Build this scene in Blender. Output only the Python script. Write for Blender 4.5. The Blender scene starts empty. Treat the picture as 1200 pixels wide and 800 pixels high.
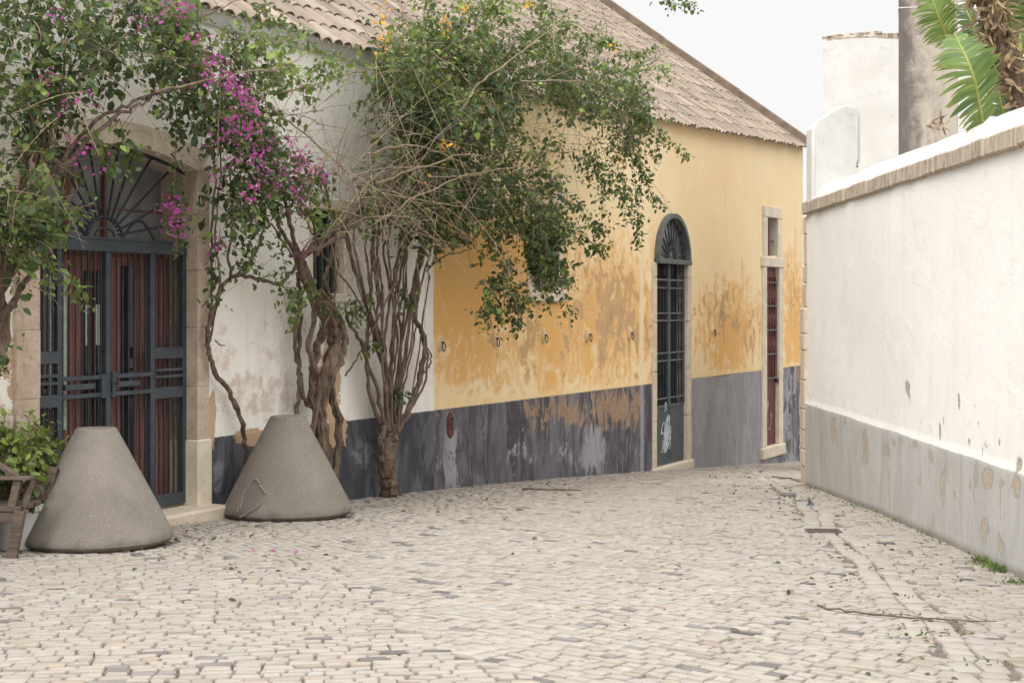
import bpy, bmesh, math, random
import numpy as np
from mathutils import Vector
R = math.radians
rnd = random.Random(7)
rng = np.random.default_rng(11)
scene = bpy.context.scene
COL = scene.collection
F = 1800.0                                    # focal length in photo pixels (54 mm lens)
CAM = 1.6                                     # camera height over the world origin

# ------------------------------------------------------------------ ground profile and wall frame
_GY = [-30, 0, 5.6, 9.4, 11.75, 13.8, 15.9, 20, 26.5, 40, 4000]
_GD = [1.25, 1.3, 1.38, 1.51, 1.60, 1.71, 1.83, 2.13, 2.65, 3.6, 3.8]
def ground(x, y):
    x = np.asarray(x, float); y = np.asarray(y, float)
    d = (np.interp(y - .8, _GY, _GD) + np.interp(y, _GY, _GD) + np.interp(y + .8, _GY, _GD)) / 3
    d = d + .1 * np.clip(x / 3, 0, 1.2) * np.clip((16 - y) / 6.7, 0, 1)
    return CAM - d
def gz(x, y): return float(ground(x, y))

W0 = (-2.34, 11.75); U = (.4452, .8954); N = (.8954, -.4452)      # the long left-hand wall: direction and outward normal
TH = math.atan2(U[1], U[0])
def wp(t, d, z): return (W0[0] + U[0]*t + N[0]*d, W0[1] + U[1]*t + N[1]*d, z)
def tz(px, py, d=0.0):
    """where the sight line of a photo point meets the plane d metres in front of the long wall"""
    k = (px - 600) / F
    x0 = W0[0] + N[0]*d; y0 = W0[1] + N[1]*d
    t = (k*y0 - x0) / (U[0] - k*U[1])
    return t, CAM + (360 - py) * (y0 + U[1]*t) / F
def pw(px, py, d=0.0):
    t, z = tz(px, py, d); return wp(t, d, z)
def onground(px, py):
    y = 9.0
    for _ in range(60):
        x = (px - 600) / F * y
        y = .5*y + .5*(CAM - gz(x, y)) * F / (py - 360)
    x = (px - 600) / F * y
    return x, y, gz(x, y)
def wallpx(t, z):
    X = W0[0] + U[0]*t; Y = W0[1] + U[1]*t
    return 600 + F*X/Y, 360 - F*(z - CAM)/Y

# ------------------------------------------------------------------ object helpers
def tag(o, label=None, cat=None, group=None, kind=None):
    if label: o['label'] = label
    if cat: o['category'] = cat
    if group: o['group'] = group
    if kind: o['kind'] = kind
    return o
def empty(name, loc, rz=0, label=None, cat=None, group=None):
    o = bpy.data.objects.new(name, None); COL.objects.link(o)
    o.empty_display_size = .1
    o.location = loc; o.rotation_euler = (0, 0, rz)
    return tag(o, label, cat, group)
def np_mesh(name, V, Fq, mat, col=None, smooth=False, attrs=None):
    """V (n,3); Fq list of arrays (m,k) or python list of faces"""
    me = bpy.data.meshes.new(name)
    V = np.asarray(V, np.float32)
    if isinstance(Fq, np.ndarray): Fq = [Fq]
    if len(Fq) and isinstance(Fq[0], np.ndarray):
        loops = np.concatenate([f.ravel() for f in Fq]).astype(np.int32)
        tot = np.concatenate([np.full(len(f), f.shape[1], np.int32) for f in Fq])
    else:
        loops = np.array([i for f in Fq for i in f], np.int32)
        tot = np.array([len(f) for f in Fq], np.int32)
    st = np.concatenate([[0], np.cumsum(tot)[:-1]]).astype(np.int32)
    me.vertices.add(len(V)); me.vertices.foreach_set('co', V.ravel())
    me.loops.add(len(loops)); me.loops.foreach_set('vertex_index', loops)
    me.polygons.add(len(tot)); me.polygons.foreach_set('loop_start', st); me.polygons.foreach_set('loop_total', tot)
    me.polygons.foreach_set('use_smooth', np.full(len(tot), smooth))
    me.update(calc_edges=True); me.validate()
    if col is not None:
        a = me.color_attributes.new('Col', 'FLOAT_COLOR', 'POINT')
        c = np.ones((len(V), 4), np.float32); c[:, :3] = col
        a.data.foreach_set('color', c.ravel())
    me.materials.append(mat)
    return me
def link(name, me, parent=None, loc=(0, 0, 0), rz=0):
    o = bpy.data.objects.new(name, me); COL.objects.link(o)
    o.parent = parent; o.location = loc; o.rotation_euler = (0, 0, rz)
    return o

class MB:
    def __init__(s): s.v = []; s.f = []; s.c = []; s.cur = (1, 1, 1)
    def add(s, vs, fs):
        b = len(s.v); s.v += [tuple(p) for p in vs]; s.c += [s.cur]*len(vs)
        s.f += [tuple(b+i for i in f) for f in fs]; return s
    def box(s, x0, x1, y0, y1, z0, z1, j=0):
        J = lambda: rnd.uniform(-j, j) if j else 0
        vs = [(x+J(), y+J(), z+J()) for z in (z0, z1) for x, y in ((x0, y0), (x1, y0), (x1, y1), (x0, y1))]
        return s.add(vs, [(0,3,2,1),(4,5,6,7),(0,1,5,4),(1,2,6,5),(2,3,7,6),(3,0,4,7)])
    def bev(s, x0, x1, y0, y1, z0, z1, b=.006):
        """box with chamfered edges"""
        cx, cy, cz = (x0+x1)/2, (y0+y1)/2, (z0+z1)/2
        hx, hy, hz = abs(x1-x0)/2, abs(y1-y0)/2, abs(z1-z0)/2
        b = min(b, hx*.45, hy*.45, hz*.45)
        bm = bmesh.new()
        pts = []
        for sx in (-1, 1):
            for sy in (-1, 1):
                for sz in (-1, 1):
                    pts += [(cx+sx*hx, cy+sy*(hy-b), cz+sz*(hz-b)), (cx+sx*(hx-b), cy+sy*hy, cz+sz*(hz-b)), (cx+sx*(hx-b), cy+sy*(hy-b), cz+sz*hz)]
        for p in pts: bm.verts.new(p)
        bmesh.ops.convex_hull(bm, input=bm.verts)
        bm.verts.ensure_lookup_table(); bm.verts.index_update()
        s.add([v.co[:] for v in bm.verts], [tuple(v.index for v in f.verts) for f in bm.faces]); bm.free(); return s
    def beam(s, a, b, w, h):
        a = Vector(a); b = Vector(b); d = (b-a).normalized()
        up = Vector((0,0,1)) if abs(d.z) < .95 else Vector((0,1,0))
        sx = d.cross(up).normalized()*w/2; sz = sx.cross(d).normalized()*h/2
        vs = [p+q for p in (a, b) for q in (-sx-sz, sx-sz, sx+sz, -sx+sz)]
        return s.add(vs, [(0,3,2,1),(4,5,6,7),(0,1,5,4),(1,2,6,5),(2,3,7,6),(3,0,4,7)])
    def tube(s, pts, rad, seg=6, cap=True, ridge=0.0):
        P = [Vector(p) for p in pts]; n = len(P)
        if not hasattr(rad, '__len__'): rad = [rad]*n
        T = [(P[min(i+1, n-1)]-P[max(i-1, 0)]).normalized() for i in range(n)]
        ref = Vector((0,0,1)) if abs(T[0].z) < .9 else Vector((1,0,0))
        a = T[0].cross(ref).normalized(); vs = []; rg = [1+ridge*rnd.uniform(-1, 1) for _ in range(seg)]
        for i in range(n):
            a = (a - T[i]*a.dot(T[i]))
            a = a.normalized() if a.length > 1e-6 else T[i].orthogonal().normalized()
            b = T[i].cross(a)
            for k in range(seg):
                g = 2*math.pi*k/seg + (ridge*i*.35)
                q = rg[k]*(1+ridge*.5*rnd.uniform(-1, 1)) if ridge else 1
                vs.append(P[i] + (a*math.cos(g)+b*math.sin(g))*rad[i]*q)
        fs = [(i*seg+k, i*seg+(k+1)%seg, (i+1)*seg+(k+1)%seg, (i+1)*seg+k) for i in range(n-1) for k in range(seg)]
        if cap: fs += [tuple(range(seg))[::-1], tuple((n-1)*seg+k for k in range(seg))]
        return s.add(vs, fs)
    def lathe(s, prof, seg=48, c=(0,0,0), cap0=False, cap1=False, wob=0):
        vs = []; ph = rnd.random()*6
        for i, (r, z) in enumerate(prof):
            for k in range(seg):
                a = 2*math.pi*k/seg
                w = 1 + wob*(math.sin(2*a+ph)+.6*math.sin(3*a+ph*2)+.5*math.sin(5*a+z*4))
                vs.append((c[0]+r*w*math.cos(a), c[1]+r*w*math.sin(a), c[2]+z))
        n = len(prof)
        fs = [(i*seg+k, i*seg+(k+1)%seg, (i+1)*seg+(k+1)%seg, (i+1)*seg+k) for i in range(n-1) for k in range(seg)]
        if cap0: fs.append(tuple(range(seg))[::-1])
        if cap1: fs.append(tuple((n-1)*seg+k for k in range(seg)))
        return s.add(vs, fs)
    def prism(s, poly, y0, y1):
        """polygon in x,z extruded from y0 to y1"""
        n = len(poly); vs = [(x, y0, z) for x, z in poly] + [(x, y1, z) for x, z in poly]
        return s.add(vs, [tuple(range(n)), tuple(range(2*n-1, n-1, -1))] + [(i, i+n, (i+1)%n+n, (i+1)%n) for i in range(n)])
    def build(s, name, mat, parent=None, loc=(0,0,0), rz=0, smooth=False, fix=True):
        me = np_mesh(name, np.array(s.v), s.f, mat, col=np.array(s.c), smooth=smooth)
        if fix:
            bm = bmesh.new(); bm.from_mesh(me); bmesh.ops.recalc_face_normals(bm, faces=bm.faces); bm.to_mesh(me); bm.free()
        if smooth:
            try: me.set_sharp_from_angle(angle=R(40))
            except Exception: pass
        return link(name, me, parent, loc, rz)

def spline(pts, sub=6, wob=0.0):
    P = [Vector(p) for p in pts]
    P = [P[0]*2-P[1]] + P + [P[-1]*2-P[-2]]
    out = []
    for i in range(1, len(P)-2):
        for k in range(sub):
            u = k/sub; a, b, c, d = P[i-1:i+3]
            out.append(.5*((2*b)+(c-a)*u+(2*a-5*b+4*c-d)*u*u+(3*b-a-3*c+d)*u**3))
    out.append(P[-2])
    if wob:
        out = [p+Vector((rnd.gauss(0, wob), rnd.gauss(0, wob), rnd.gauss(0, wob))) if 0 < i < len(out)-1 else p for i, p in enumerate(out)]
    return out

# ------------------------------------------------------------------ material helpers
class NT:
    def __init__(s, name):
        s.m = bpy.data.materials.new(name); s.m.use_nodes = True
        s.t = s.m.node_tree; s.n = s.t.nodes; s.l = s.t.links
        s.n.clear(); s.out = s.n.new('ShaderNodeOutputMaterial'); s.b = s.n.new('ShaderNodeBsdfPrincipled')
        s.l.new(s.b.outputs[0], s.out.inputs[0])
        s.b.inputs['Roughness'].default_value = .85
        s.b.inputs['Specular IOR Level'].default_value = .25
        s.tc = s.n.new('ShaderNodeTexCoord')
    def put(s, sock, v):
        if hasattr(v, 'is_output') or isinstance(v, bpy.types.NodeSocket): s.l.new(v, sock)
        elif isinstance(v, (tuple, list)): sock.default_value = tuple(v) + ((1,) if len(v) == 3 and len(sock.default_value) == 4 else ())
        else: sock.default_value = v
    def co(s, scale=(1,1,1), world=False, loc=(0,0,0)):
        mp = s.n.new('ShaderNodeMapping'); mp.inputs['Scale'].default_value = scale; mp.inputs['Location'].default_value = loc
        if world:
            g = s.n.new('ShaderNodeNewGeometry'); s.l.new(g.outputs['Position'], mp.inputs[0])
        else: s.l.new(s.tc.outputs['Object'], mp.inputs[0])
        return mp.outputs[0]
    def noise(s, scale=5, detail=6, rough=.6, dist=0, vec=None, color=False):
        n = s.n.new('ShaderNodeTexNoise'); n.inputs['Scale'].default_value = scale; n.inputs['Detail'].default_value = detail
        n.inputs['Roughness'].default_value = rough; n.inputs['Distortion'].default_value = dist
        s.l.new(vec if vec is not None else s.tc.outputs['Object'], n.inputs['Vector'])
        return n.outputs['Color' if color else 'Fac']
    def voro(s, scale=5, vec=None, feature='F1', out='Distance'):
        n = s.n.new('ShaderNodeTexVoronoi'); n.inputs['Scale'].default_value = scale; n.feature = feature
        s.l.new(vec if vec is not None else s.tc.outputs['Object'], n.inputs['Vector']); return n.outputs[out]
    def math(s, op, a, b=0.0, clamp=False):
        n = s.n.new('ShaderNodeMath'); n.operation = op; n.use_clamp = clamp
        s.put(n.inputs[0], a); s.put(n.inputs[1], b); return n.outputs[0]
    def ramp(s, v, a, b, lo=0.0, hi=1.0):
        n = s.n.new('ShaderNodeMapRange'); n.interpolation_type = 'SMOOTHSTEP'
        s.put(n.inputs[0], v); n.inputs[1].default_value = a; n.inputs[2].default_value = b
        n.inputs[3].default_value = lo; n.inputs[4].default_value = hi; return n.outputs[0]
    def mix(s, f, a, b, mode='MIX'):
        n = s.n.new('ShaderNodeMix'); n.data_type = 'RGBA'; n.blend_type = mode
        s.put(n.inputs[0], f); s.put(n.inputs[6], a); s.put(n.inputs[7], b); return n.outputs[2]
    def attr(s, name='Col'):
        n = s.n.new('ShaderNodeAttribute'); n.attribute_name = name
        sp = s.n.new('ShaderNodeSeparateColor'); s.l.new(n.outputs['Color'], sp.inputs[0])
        return n.outputs['Color'], sp.outputs[0], sp.outputs[1], sp.outputs[2]
    def xyz(s, vec=None):
        n = s.n.new('ShaderNodeSeparateXYZ'); s.l.new(vec if vec is not None else s.tc.outputs['Object'], n.inputs[0]); return n.outputs
    def bump(s, h, strength=.4, dist=.01, prev=None):
        n = s.n.new('ShaderNodeBump'); n.inputs['Strength'].default_value = strength; n.inputs['Distance'].default_value = dist
        s.put(n.inputs['Height'], h)
        if prev is not None: s.l.new(prev, n.inputs['Normal'])
        s.l.new(n.outputs[0], s.b.inputs['Normal']); return n.outputs[0]
    def done(s, col, rough=None):
        s.put(s.b.inputs['Base Color'], col)
        if rough is not None: s.put(s.b.inputs['Roughness'], rough)
        return s.m

def simple(name, c1, c2, scale=8, rough=.8, bumps=.3, bd=.004, stretch=(1,1,1), metal=0, var=None, spec=.25):
    m = NT(name); v = m.co(stretch)
    n = m.noise(scale, 8, .65, .3, v)
    c = m.mix(m.ramp(n, .35, .65), c1, c2)
    if var: c = m.mix(m.ramp(m.noise(scale*4, 5, .7, 0, v), .55, .72), c, var)
    m.bump(m.noise(scale*6, 6, .7, 0, v), bumps, bd)
    m.b.inputs['Metallic'].default_value = metal; m.b.inputs['Specular IOR Level'].default_value = spec
    return m.done(c, rough)

# plaster of the white house: Col.r = peeled tan, Col.g = pink/grey stain, Col.b = pale patch in the dado
def mat_white_house():
    m = NT('white house plaster'); _, r, g, b = m.attr(); X = m.xyz()
    n1 = m.noise(1.6, 9, .65, .6); n2 = m.noise(7, 8, .7, .4); ns = m.noise(3.0, 8, .7, .5, m.co((2.2, 1, .35)))
    fine = m.noise(40, 5, .7)
    base = m.mix(m.ramp(n1, .35, .7), (.87, .84, .785), (.80, .76, .69))
    base = m.mix(m.math('MULTIPLY', m.ramp(ns, .5, .72), .45), base, (.58, .50, .42))
    base = m.mix(m.ramp(m.math('ADD', g, m.math('MULTIPLY', m.math('SUBTRACT', n2, .5), 1.6)), .42, .75, 0, .7), base, (.55, .42, .34))
    peel = m.ramp(m.math('ADD', r, m.math('MULTIPLY', m.math('SUBTRACT', n2, .5), 1.5)), .48, .54)
    base = m.mix(peel, base, m.mix(n1, (.46, .30, .19), (.60, .44, .30)))
    spot = m.ramp(m.noise(16, 4, .6, .2), .68, .72, 0, .6)
    base = m.mix(spot, base, (.50, .41, .34))
    z = m.math('ADD', X[2], m.math('MULTIPLY', m.math('SUBTRACT', fine, .5), .03))
    dn = m.noise(2.4, 9, .72, .8, m.co((1.6, 1, .5), loc=(3, 0, 1)))
    dado = m.mix(m.ramp(dn, .42, .62), (.046, .048, .060), (.125, .127, .145))
    dado = m.mix(m.ramp(m.math('ADD', b, m.math('MULTIPLY', m.math('SUBTRACT', n2, .5), 1.2)), .4, .75), dado, (.24, .235, .26))
    dado = m.mix(peel, dado, (.45, .31, .20))
    dado = m.mix(m.ramp(m.noise(22, 5, .7), .66, .72, 0, .6), dado, (.30, .28, .29))
    isd = m.ramp(z, .593, .607, 1, 0)
    c = m.mix(isd, base, dado)
    c = m.mix(m.math('MULTIPLY', m.ramp(fine, .3, .8), .10), c, (.25, .22, .2))
    h = m.math('ADD', m.math('MULTIPLY', n2, .8), m.math('MULTIPLY', fine, .25))
    h = m.math('SUBTRACT', h, m.math('MULTIPLY', peel, .7)); h = m.math('ADD', h, m.math('MULTIPLY', isd, .5))
    m.bump(h, .55, .014); return m.done(c, .9)

# plaster of the yellow house: Col.r = orange, Col.g = brown peel, Col.b = tan / pale patch in the dado
def mat_yellow_house():
    m = NT('yellow house plaster'); _, r, g, b = m.attr(); X = m.xyz()
    n1 = m.noise(1.1, 9, .62, .5); n2 = m.noise(4.2, 9, .68, .9, m.co((1, 1, .85))); n3 = m.noise(13, 7, .7, .5)
    ns = m.noise(2.6, 9, .7, .4, m.co((2.4, 1, .22))); fine = m.noise(45, 5, .7)
    ctr = lambda n, k: m.math('MULTIPLY', m.math('SUBTRACT', n, .5), k)
    base = m.mix(m.ramp(n1, .3, .7), (.88, .715, .465), (.865, .665, .395))
    base = m.mix(m.ramp(ns, .52, .75, 0, .4), base, (.74, .52, .26))
    om = m.ramp(m.math('ADD', r, m.math('ADD', ctr(n2, 1.4), ctr(ns, .5))), .32, .66)
    base = m.mix(om, base, m.mix(n1, (.82, .48, .165), (.72, .40, .14)))
    gm = m.math('ADD', g, m.math('ADD', ctr(n2, 2.3), m.math('ADD', ctr(ns, .55), ctr(n3, .6))))
    bm_ = m.ramp(gm, .48, .66)
    base = m.mix(m.math('MULTIPLY', bm_, .85), base, m.mix(m.ramp(n3, .3, .7), (.47, .31, .19), (.58, .38, .20)))
    base = m.mix(m.ramp(m.math('ADD', gm, ctr(n3, .6)), .86, 1.0, 0, .8), base, (.40, .27, .17))
    rim = m.math('MULTIPLY', m.ramp(gm, .44, .50), m.ramp(gm, .50, .53, 1, 0))
    base = m.mix(m.math('MULTIPLY', rim, .6), base, (.84, .68, .42))
    pale = m.ramp(m.noise(2.1, 9, .7, .8, m.co((1.3, 1, .6), loc=(7, 0, 3))), .58, .66)
    base = m.mix(m.math('MULTIPLY', pale, m.math('MULTIPLY', om, .55)), base, (.86, .64, .34))
    # a pale run of plaster where a downpipe once was
    st = m.math('ABSOLUTE', m.math('SUBTRACT', m.math('ADD', X[0], ctr(n2, .10)), 9.02))
    run = m.math('MULTIPLY', m.ramp(st, .05, .10, 1, 0), m.ramp(X[2], 2.0, 2.5, .9, 0))
    base = m.mix(run, base, (.83, .67, .42))
    dn = m.noise(1.9, 9, .72, 1.0, m.co((1.7, 1, .5), loc=(1, 0, 5)))
    dk = m.mix(m.ramp(dn, .42, .60), (.066, .062, .076), (.150, .148, .165))
    dk = m.mix(m.ramp(m.noise(3.2, 8, .7, .6, m.co((2.2, 1, .45), loc=(9, 0, 0))), .56, .64, 0, .85), dk, (.255, .245, .265))
    lg = m.mix(m.ramp(dn, .35, .65), (.36, .355, .37), (.25, .245, .265))
    light = m.ramp(m.math('ADD', g, m.math('ADD', ctr(n2, 1.4), ctr(ns, 1.0))), .42, .62)
    dk = m.mix(light, dk, lg)
    tan = m.ramp(m.math('ADD', b, m.math('ADD', ctr(n2, 1.9), ctr(m.noise(6, 9, .75, .5, m.co((2.2, 1, .5))), 2.0))), .50, .60, 0, .92)
    dk = m.mix(tan, dk, m.mix(m.ramp(n3, .3, .7), (.27, .185, .135), (.40, .27, .165)))
    trim = m.math('MULTIPLY', m.ramp(m.math('ADD', b, ctr(n3, .8)), .3, .6), m.ramp(m.noise(24, 4), .6, .66, 0, .5))
    dk = m.mix(trim, dk, (.55, .30, .13))
    dk = m.mix(m.math('MULTIPLY', m.ramp(st, .04, .09, 1, 0), .8), dk, (.33, .32, .35))
    z = m.math('ADD', X[2], ctr(fine, .03))
    isd = m.ramp(z, .592, .608, 1, 0)
    lip = m.math('MULTIPLY', m.ramp(z, .60, .61), m.ramp(z, .63, .70, 1, 0))
    base = m.mix(m.math('MULTIPLY', lip, .6), base, (.84, .64, .33))
    c = m.mix(isd, base, dk)
    c = m.mix(m.math('MULTIPLY', m.ramp(fine, .3, .8), .10), c, (.25, .18, .12))
    h = m.math('ADD', m.math('MULTIPLY', n2, .6), m.math('MULTIPLY', fine, .22))
    h = m.math('SUBTRACT', h, m.math('MULTIPLY', bm_, .35)); h = m.math('ADD', h, m.math('MULTIPLY', isd, .4))
    m.bump(h, .5, .012); return m.done(c, .9)

# right-hand garden wall: Col.r = peel
def mat_right_wall():
    m = NT('garden wall limewash'); _, r, g, b = m.attr(); X = m.xyz()
    n1 = m.noise(.8, 8, .6, .4); n2 = m.noise(11, 9, .75, .7, m.co((1, 1, .4))); fine = m.noise(38, 5, .7)
    ns = m.noise(2.5, 8, .7, .3, m.co((1, 2.2, .2)))
    ctr = lambda n, k: m.math('MULTIPLY', m.math('SUBTRACT', n, .5), k)
    w = m.mix(m.ramp(n1, .3, .7), (.90, .89, .865), (.865, .85, .815))
    w = m.mix(m.ramp(ns, .5, .75, 0, .28), w, (.68, .645, .59))
    w = m.mix(m.math('MULTIPLY', m.ramp(m.noise(.55, 4, .5), .45, .7), .25), w, (.70, .66, .60))
    d = m.mix(m.ramp(m.noise(1.6, 8, .7, .5, m.co((1, 1.5, .5))), .35, .65), (.53, .52, .50), (.44, .43, .41))
    d = m.mix(m.ramp(ns, .52, .7, 0, .5), d, (.33, .315, .30))
    z = m.math('ADD', X[2], m.math('ADD', ctr(fine, .02), ctr(m.noise(2, 2), .02)))
    isd = m.ramp(z, .612, .622, 1, 0)
    c = m.mix(isd, w, d)
    pv = m.math('ADD', r, m.math('ADD', ctr(n2, 1.3), ctr(fine, .35)))
    peel = m.ramp(pv, .50, .545)
    cr = m.n.new('ShaderNodeVectorMath'); cr.operation = 'ADD'; m.l.new(m.noise(3.0, 6, .7, 0, None, True), cr.inputs[0]); m.l.new(m.tc.outputs['Object'], cr.inputs[1])
    ck = m.math('MULTIPLY', m.ramp(m.voro(.9, cr.outputs[0], 'DISTANCE_TO_EDGE'), .0, .006, 1, 0), m.ramp(m.noise(.9, 3), .50, .62))
    c = m.mix(m.math('MULTIPLY', ck, .55), c, (.42, .38, .33))
    c = m.mix(m.math('MULTIPLY', m.ramp(m.noise(1.3, 9, .75, 1.5), .55, .72), .16), c, (.55, .51, .45))
    c = m.mix(peel, c, m.mix(m.ramp(fine, .35, .65), (.52, .445, .36), (.38, .34, .29)))
    edge = m.math('MULTIPLY', m.ramp(pv, .46, .50), m.ramp(pv, .50, .52, 1, 0))
    c = m.mix(m.math('MULTIPLY', edge, .35), c, (.25, .22, .19))
    c = m.mix(m.ramp(m.math('ADD', g, ctr(n2, .6)), .25, .85, 0, .8), c, (.24, .21, .175))
    h = m.math('ADD', m.math('MULTIPLY', n2, .4), m.math('MULTIPLY', fine, .3))
    h = m.math('SUBTRACT', h, m.math('MULTIPLY', peel, .8)); h = m.math('ADD', h, m.math('MULTIPLY', isd, .3))
    h = m.math('ADD', h, m.math('MULTIPLY', m.noise(2.2, 4, .6, .8), 1.6)); m.bump(h, .6, .014); return m.done(c, .9)

def mat_attr(name, rough=.8, nscale=20, amt=.25, bumps=.3, bd=.004, spec=.25, trans=0, dark=(.1, .08, .06)):
    m = NT(name); c, r, g, b = m.attr(); n = m.noise(nscale, 7, .7, .2)
    cc = m.mix(m.ramp(n, .35, .75, 0, amt), c, dark)
    m.b.inputs['Specular IOR Level'].default_value = spec
    if bumps: m.bump(m.noise(nscale*2.5, 6, .7), bumps, bd)
    m.done(cc, rough)
    if trans:
        t = m.n.new('ShaderNodeBsdfTranslucent'); m.put(t.inputs[0], m.mix(.35, cc, (.5, .6, .1)))
        mx = m.n.new('ShaderNodeMixShader'); mx.inputs[0].default_value = trans
        m.l.new(m.b.outputs[0], mx.inputs[1]); m.l.new(t.outputs[0], mx.inputs[2]); m.l.new(mx.outputs[0], m.out.inputs[0])
    return m.m
def mat_cobble():
    m = NT('cobblestone'); c, r, g, b = m.attr(); P = m.co((1,1,1), world=True)
    n = m.noise(26, 6, .65, .2, P); big = m.noise(.55, 6, .6, .4, P)
    cc = m.mix(m.ramp(n, .38, .75, 0, .3), c, (.27, .235, .195))
    cc = m.mix(m.ramp(big, .42, .68, 0, .35), cc, (.29, .25, .205))
    cc = m.mix(m.ramp(m.noise(70, 4, .7, 0, P), .60, .72, 0, .35), cc, (.24, .21, .18))
    moss = m.math('MULTIPLY', m.ramp(m.noise(1.3, 5, .7, .5, P), .56, .70), m.ramp(m.noise(18, 5, .7, 0, P), .5, .62))
    cc = m.mix(m.math('MULTIPLY', moss, .55), cc, (.15, .14, .095))
    fl = m.ramp(m.noise(9, 6, .75, .8, m.co((.6, 1.9, 1), world=True)), .64, .70, 0, .55)
    cc = m.mix(fl, cc, (.165, .145, .125))
    m.bump(m.noise(45, 5, .65, 0, P), .45, .005)
    m.b.inputs['Specular IOR Level'].default_value = .3
    return m.done(cc, m.ramp(n, .3, .7, .55, .75))
def mat_bark(name, c1, c2):
    m = NT(name); v = m.co((1, 1, .28), world=True)
    n = m.noise(26, 8, .7, .6, v); n2 = m.noise(5, 5, .6)
    c = m.mix(m.ramp(n, .32, .68), c1, c2); c = m.mix(m.ramp(n2, .5, .75, 0, .5), c, (.33, .28, .23))
    m.bump(n, .9, .012); return m.done(c, .9)

M = {}
M['whouse'] = mat_white_house(); M['yhouse'] = mat_yellow_house(); M['rwall'] = mat_right_wall()
M['cobble'] = mat_cobble()
M['joint'] = simple('sandy joint dirt', (.20, .17, .145), (.13, .11, .095), 9, .95, .5, .006, var=(.11, .09, .075))
M['earth'] = simple('dusty ground', (.42, .37, .31), (.34, .30, .25), 3, .95, .3)
M['concrete_plain'] = simple('cone concrete', (.235, .207, .178), (.175, .153, .132), 4, .9, .9, .005, var=(.29, .26, .225))
def mat_cone():
    m = NT('rough cast concrete'); big = m.noise(2.4, 6, .6, .4); mid = m.noise(11, 7, .7, .3); gr = m.noise(95, 4, .8); st = m.noise(5, 6, .65, .3, m.co((1, 1, .25)))
    c = m.mix(m.ramp(big, .35, .68), (.25, .222, .192), (.20, .176, .152))
    c = m.mix(m.ramp(st, .5, .72, 0, .5), c, (.28, .248, .212))
    c = m.mix(m.ramp(mid, .60, .74, 0, .45), c, (.30, .27, .235))
    c = m.mix(m.ramp(gr, .50, .62, 0, .38), c, (.33, .30, .265)); c = m.mix(m.ramp(gr, .36, .46, .4, 0), c, (.10, .088, .076))
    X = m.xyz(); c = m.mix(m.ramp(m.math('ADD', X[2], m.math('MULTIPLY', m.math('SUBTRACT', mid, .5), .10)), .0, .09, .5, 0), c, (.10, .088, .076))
    b = m.bump(m.math('ADD', gr, m.math('MULTIPLY', mid, .8)), .8, .006); return m.done(c, .95)
M['concrete'] = mat_cone()
M['rust'] = simple('rusty cast iron', (.15, .115, .10), (.09, .072, .066), 20, .8, .4, .003)
M['plaque'] = simple('painted plaque', (.76, .60, .38), (.70, .52, .30), 12, .85, .3, .004, var=(.58, .46, .32))
M['stone'] = simple('pale door stone', (.66, .57, .46), (.56, .47, .37), 6, .85, .45, .006, var=(.38, .29, .21))
M['sandstone'] = simple('worn sandstone', (.58, .47, .37), (.46, .36, .275), 7, .9, .9, .010, var=(.27, .21, .16))
M['palestone'] = simple('cream stone', (.70, .62, .50), (.60, .52, .41), 5, .85, .4, .005, var=(.46, .38, .29))
M['capstone'] = simple('stained cap tile', (.58, .49, .39), (.36, .30, .24), 9, .9, .7, .008, stretch=(1, 1.6, .35), var=(.15, .125, .105))
M['limewash'] = simple('weathered limewash', (.70, .69, .67), (.63, .62, .595), 2.5, .9, .35, .006, var=(.54, .525, .50))
M['tile'] = mat_attr('clay roof tile', .9, 16, .4, .5, .006, dark=(.16, .125, .10))
M['verge'] = simple('verge mortar', (.22, .165, .125), (.15, .115, .09), 5, .95, .6, .01, var=(.28, .23, .18))
M['iron'] = simple('slate blue iron paint', (.038, .048, .060), (.058, .070, .082), 6, .5, .15, .002, spec=.4)
M['irondk'] = simple('dark iron', (.020, .023, .032), (.038, .042, .052), 8, .55, .2, .002, spec=.4)
M['greenpanel'] = simple('slate green door paint', (.060, .078, .088), (.085, .10, .108), 3, .55, .2, .003, spec=.35, var=(.10, .115, .12))
M['greeniron'] = simple('grey green iron', (.085, .098, .098), (.13, .142, .138), 9, .6, .3, .003, spec=.35)
M['redwood'] = simple('red brown boards', (.29, .125, .10), (.19, .082, .07), 8, .6, .3, .003, stretch=(3, 3, .3), var=(.30, .15, .12))
M['maroon'] = simple('maroon door paint', (.15, .048, .05), (.105, .038, .042), 4, .6, .2, .003)
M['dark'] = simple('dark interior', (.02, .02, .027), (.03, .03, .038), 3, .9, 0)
def mat_glass(name, c, rough=.12):
    m = NT(name); m.b.inputs['Specular IOR Level'].default_value = .6
    n = m.noise(1.3, 5, .6, .8); return m.done(m.mix(m.ramp(n, .35, .7), c, tuple(x*.45 for x in c)), rough)
M['glass'] = mat_glass('pale fanlight glass', (.30, .305, .32), .25)  # pale grey panes, mottled darker by noise
M['darkglass'] = mat_glass('dark door glass', (.03, .033, .04), .1)
M['curtain'] = simple('white lace', (.55, .56, .54), (.30, .36, .34), 40, .9, .2, .002, var=(.12, .17, .15))
M['paper'] = simple('white paper', (.68, .68, .66), (.60, .60, .58), 5, .7, .1)
M['bark'] = mat_bark('vine bark', (.22, .155, .11), (.060, .042, .033))
M['stem'] = mat_bark('vine stem bark', (.21, .145, .112), (.080, .054, .044))
M['drytwig'] = simple('dry twig', (.33, .255, .18), (.20, .145, .10), 20, .85, .2)
M['leaf'] = mat_attr('leaf', .5, 30, .15, 0, 0, .35, .28, dark=(.02, .04, .02))
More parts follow.
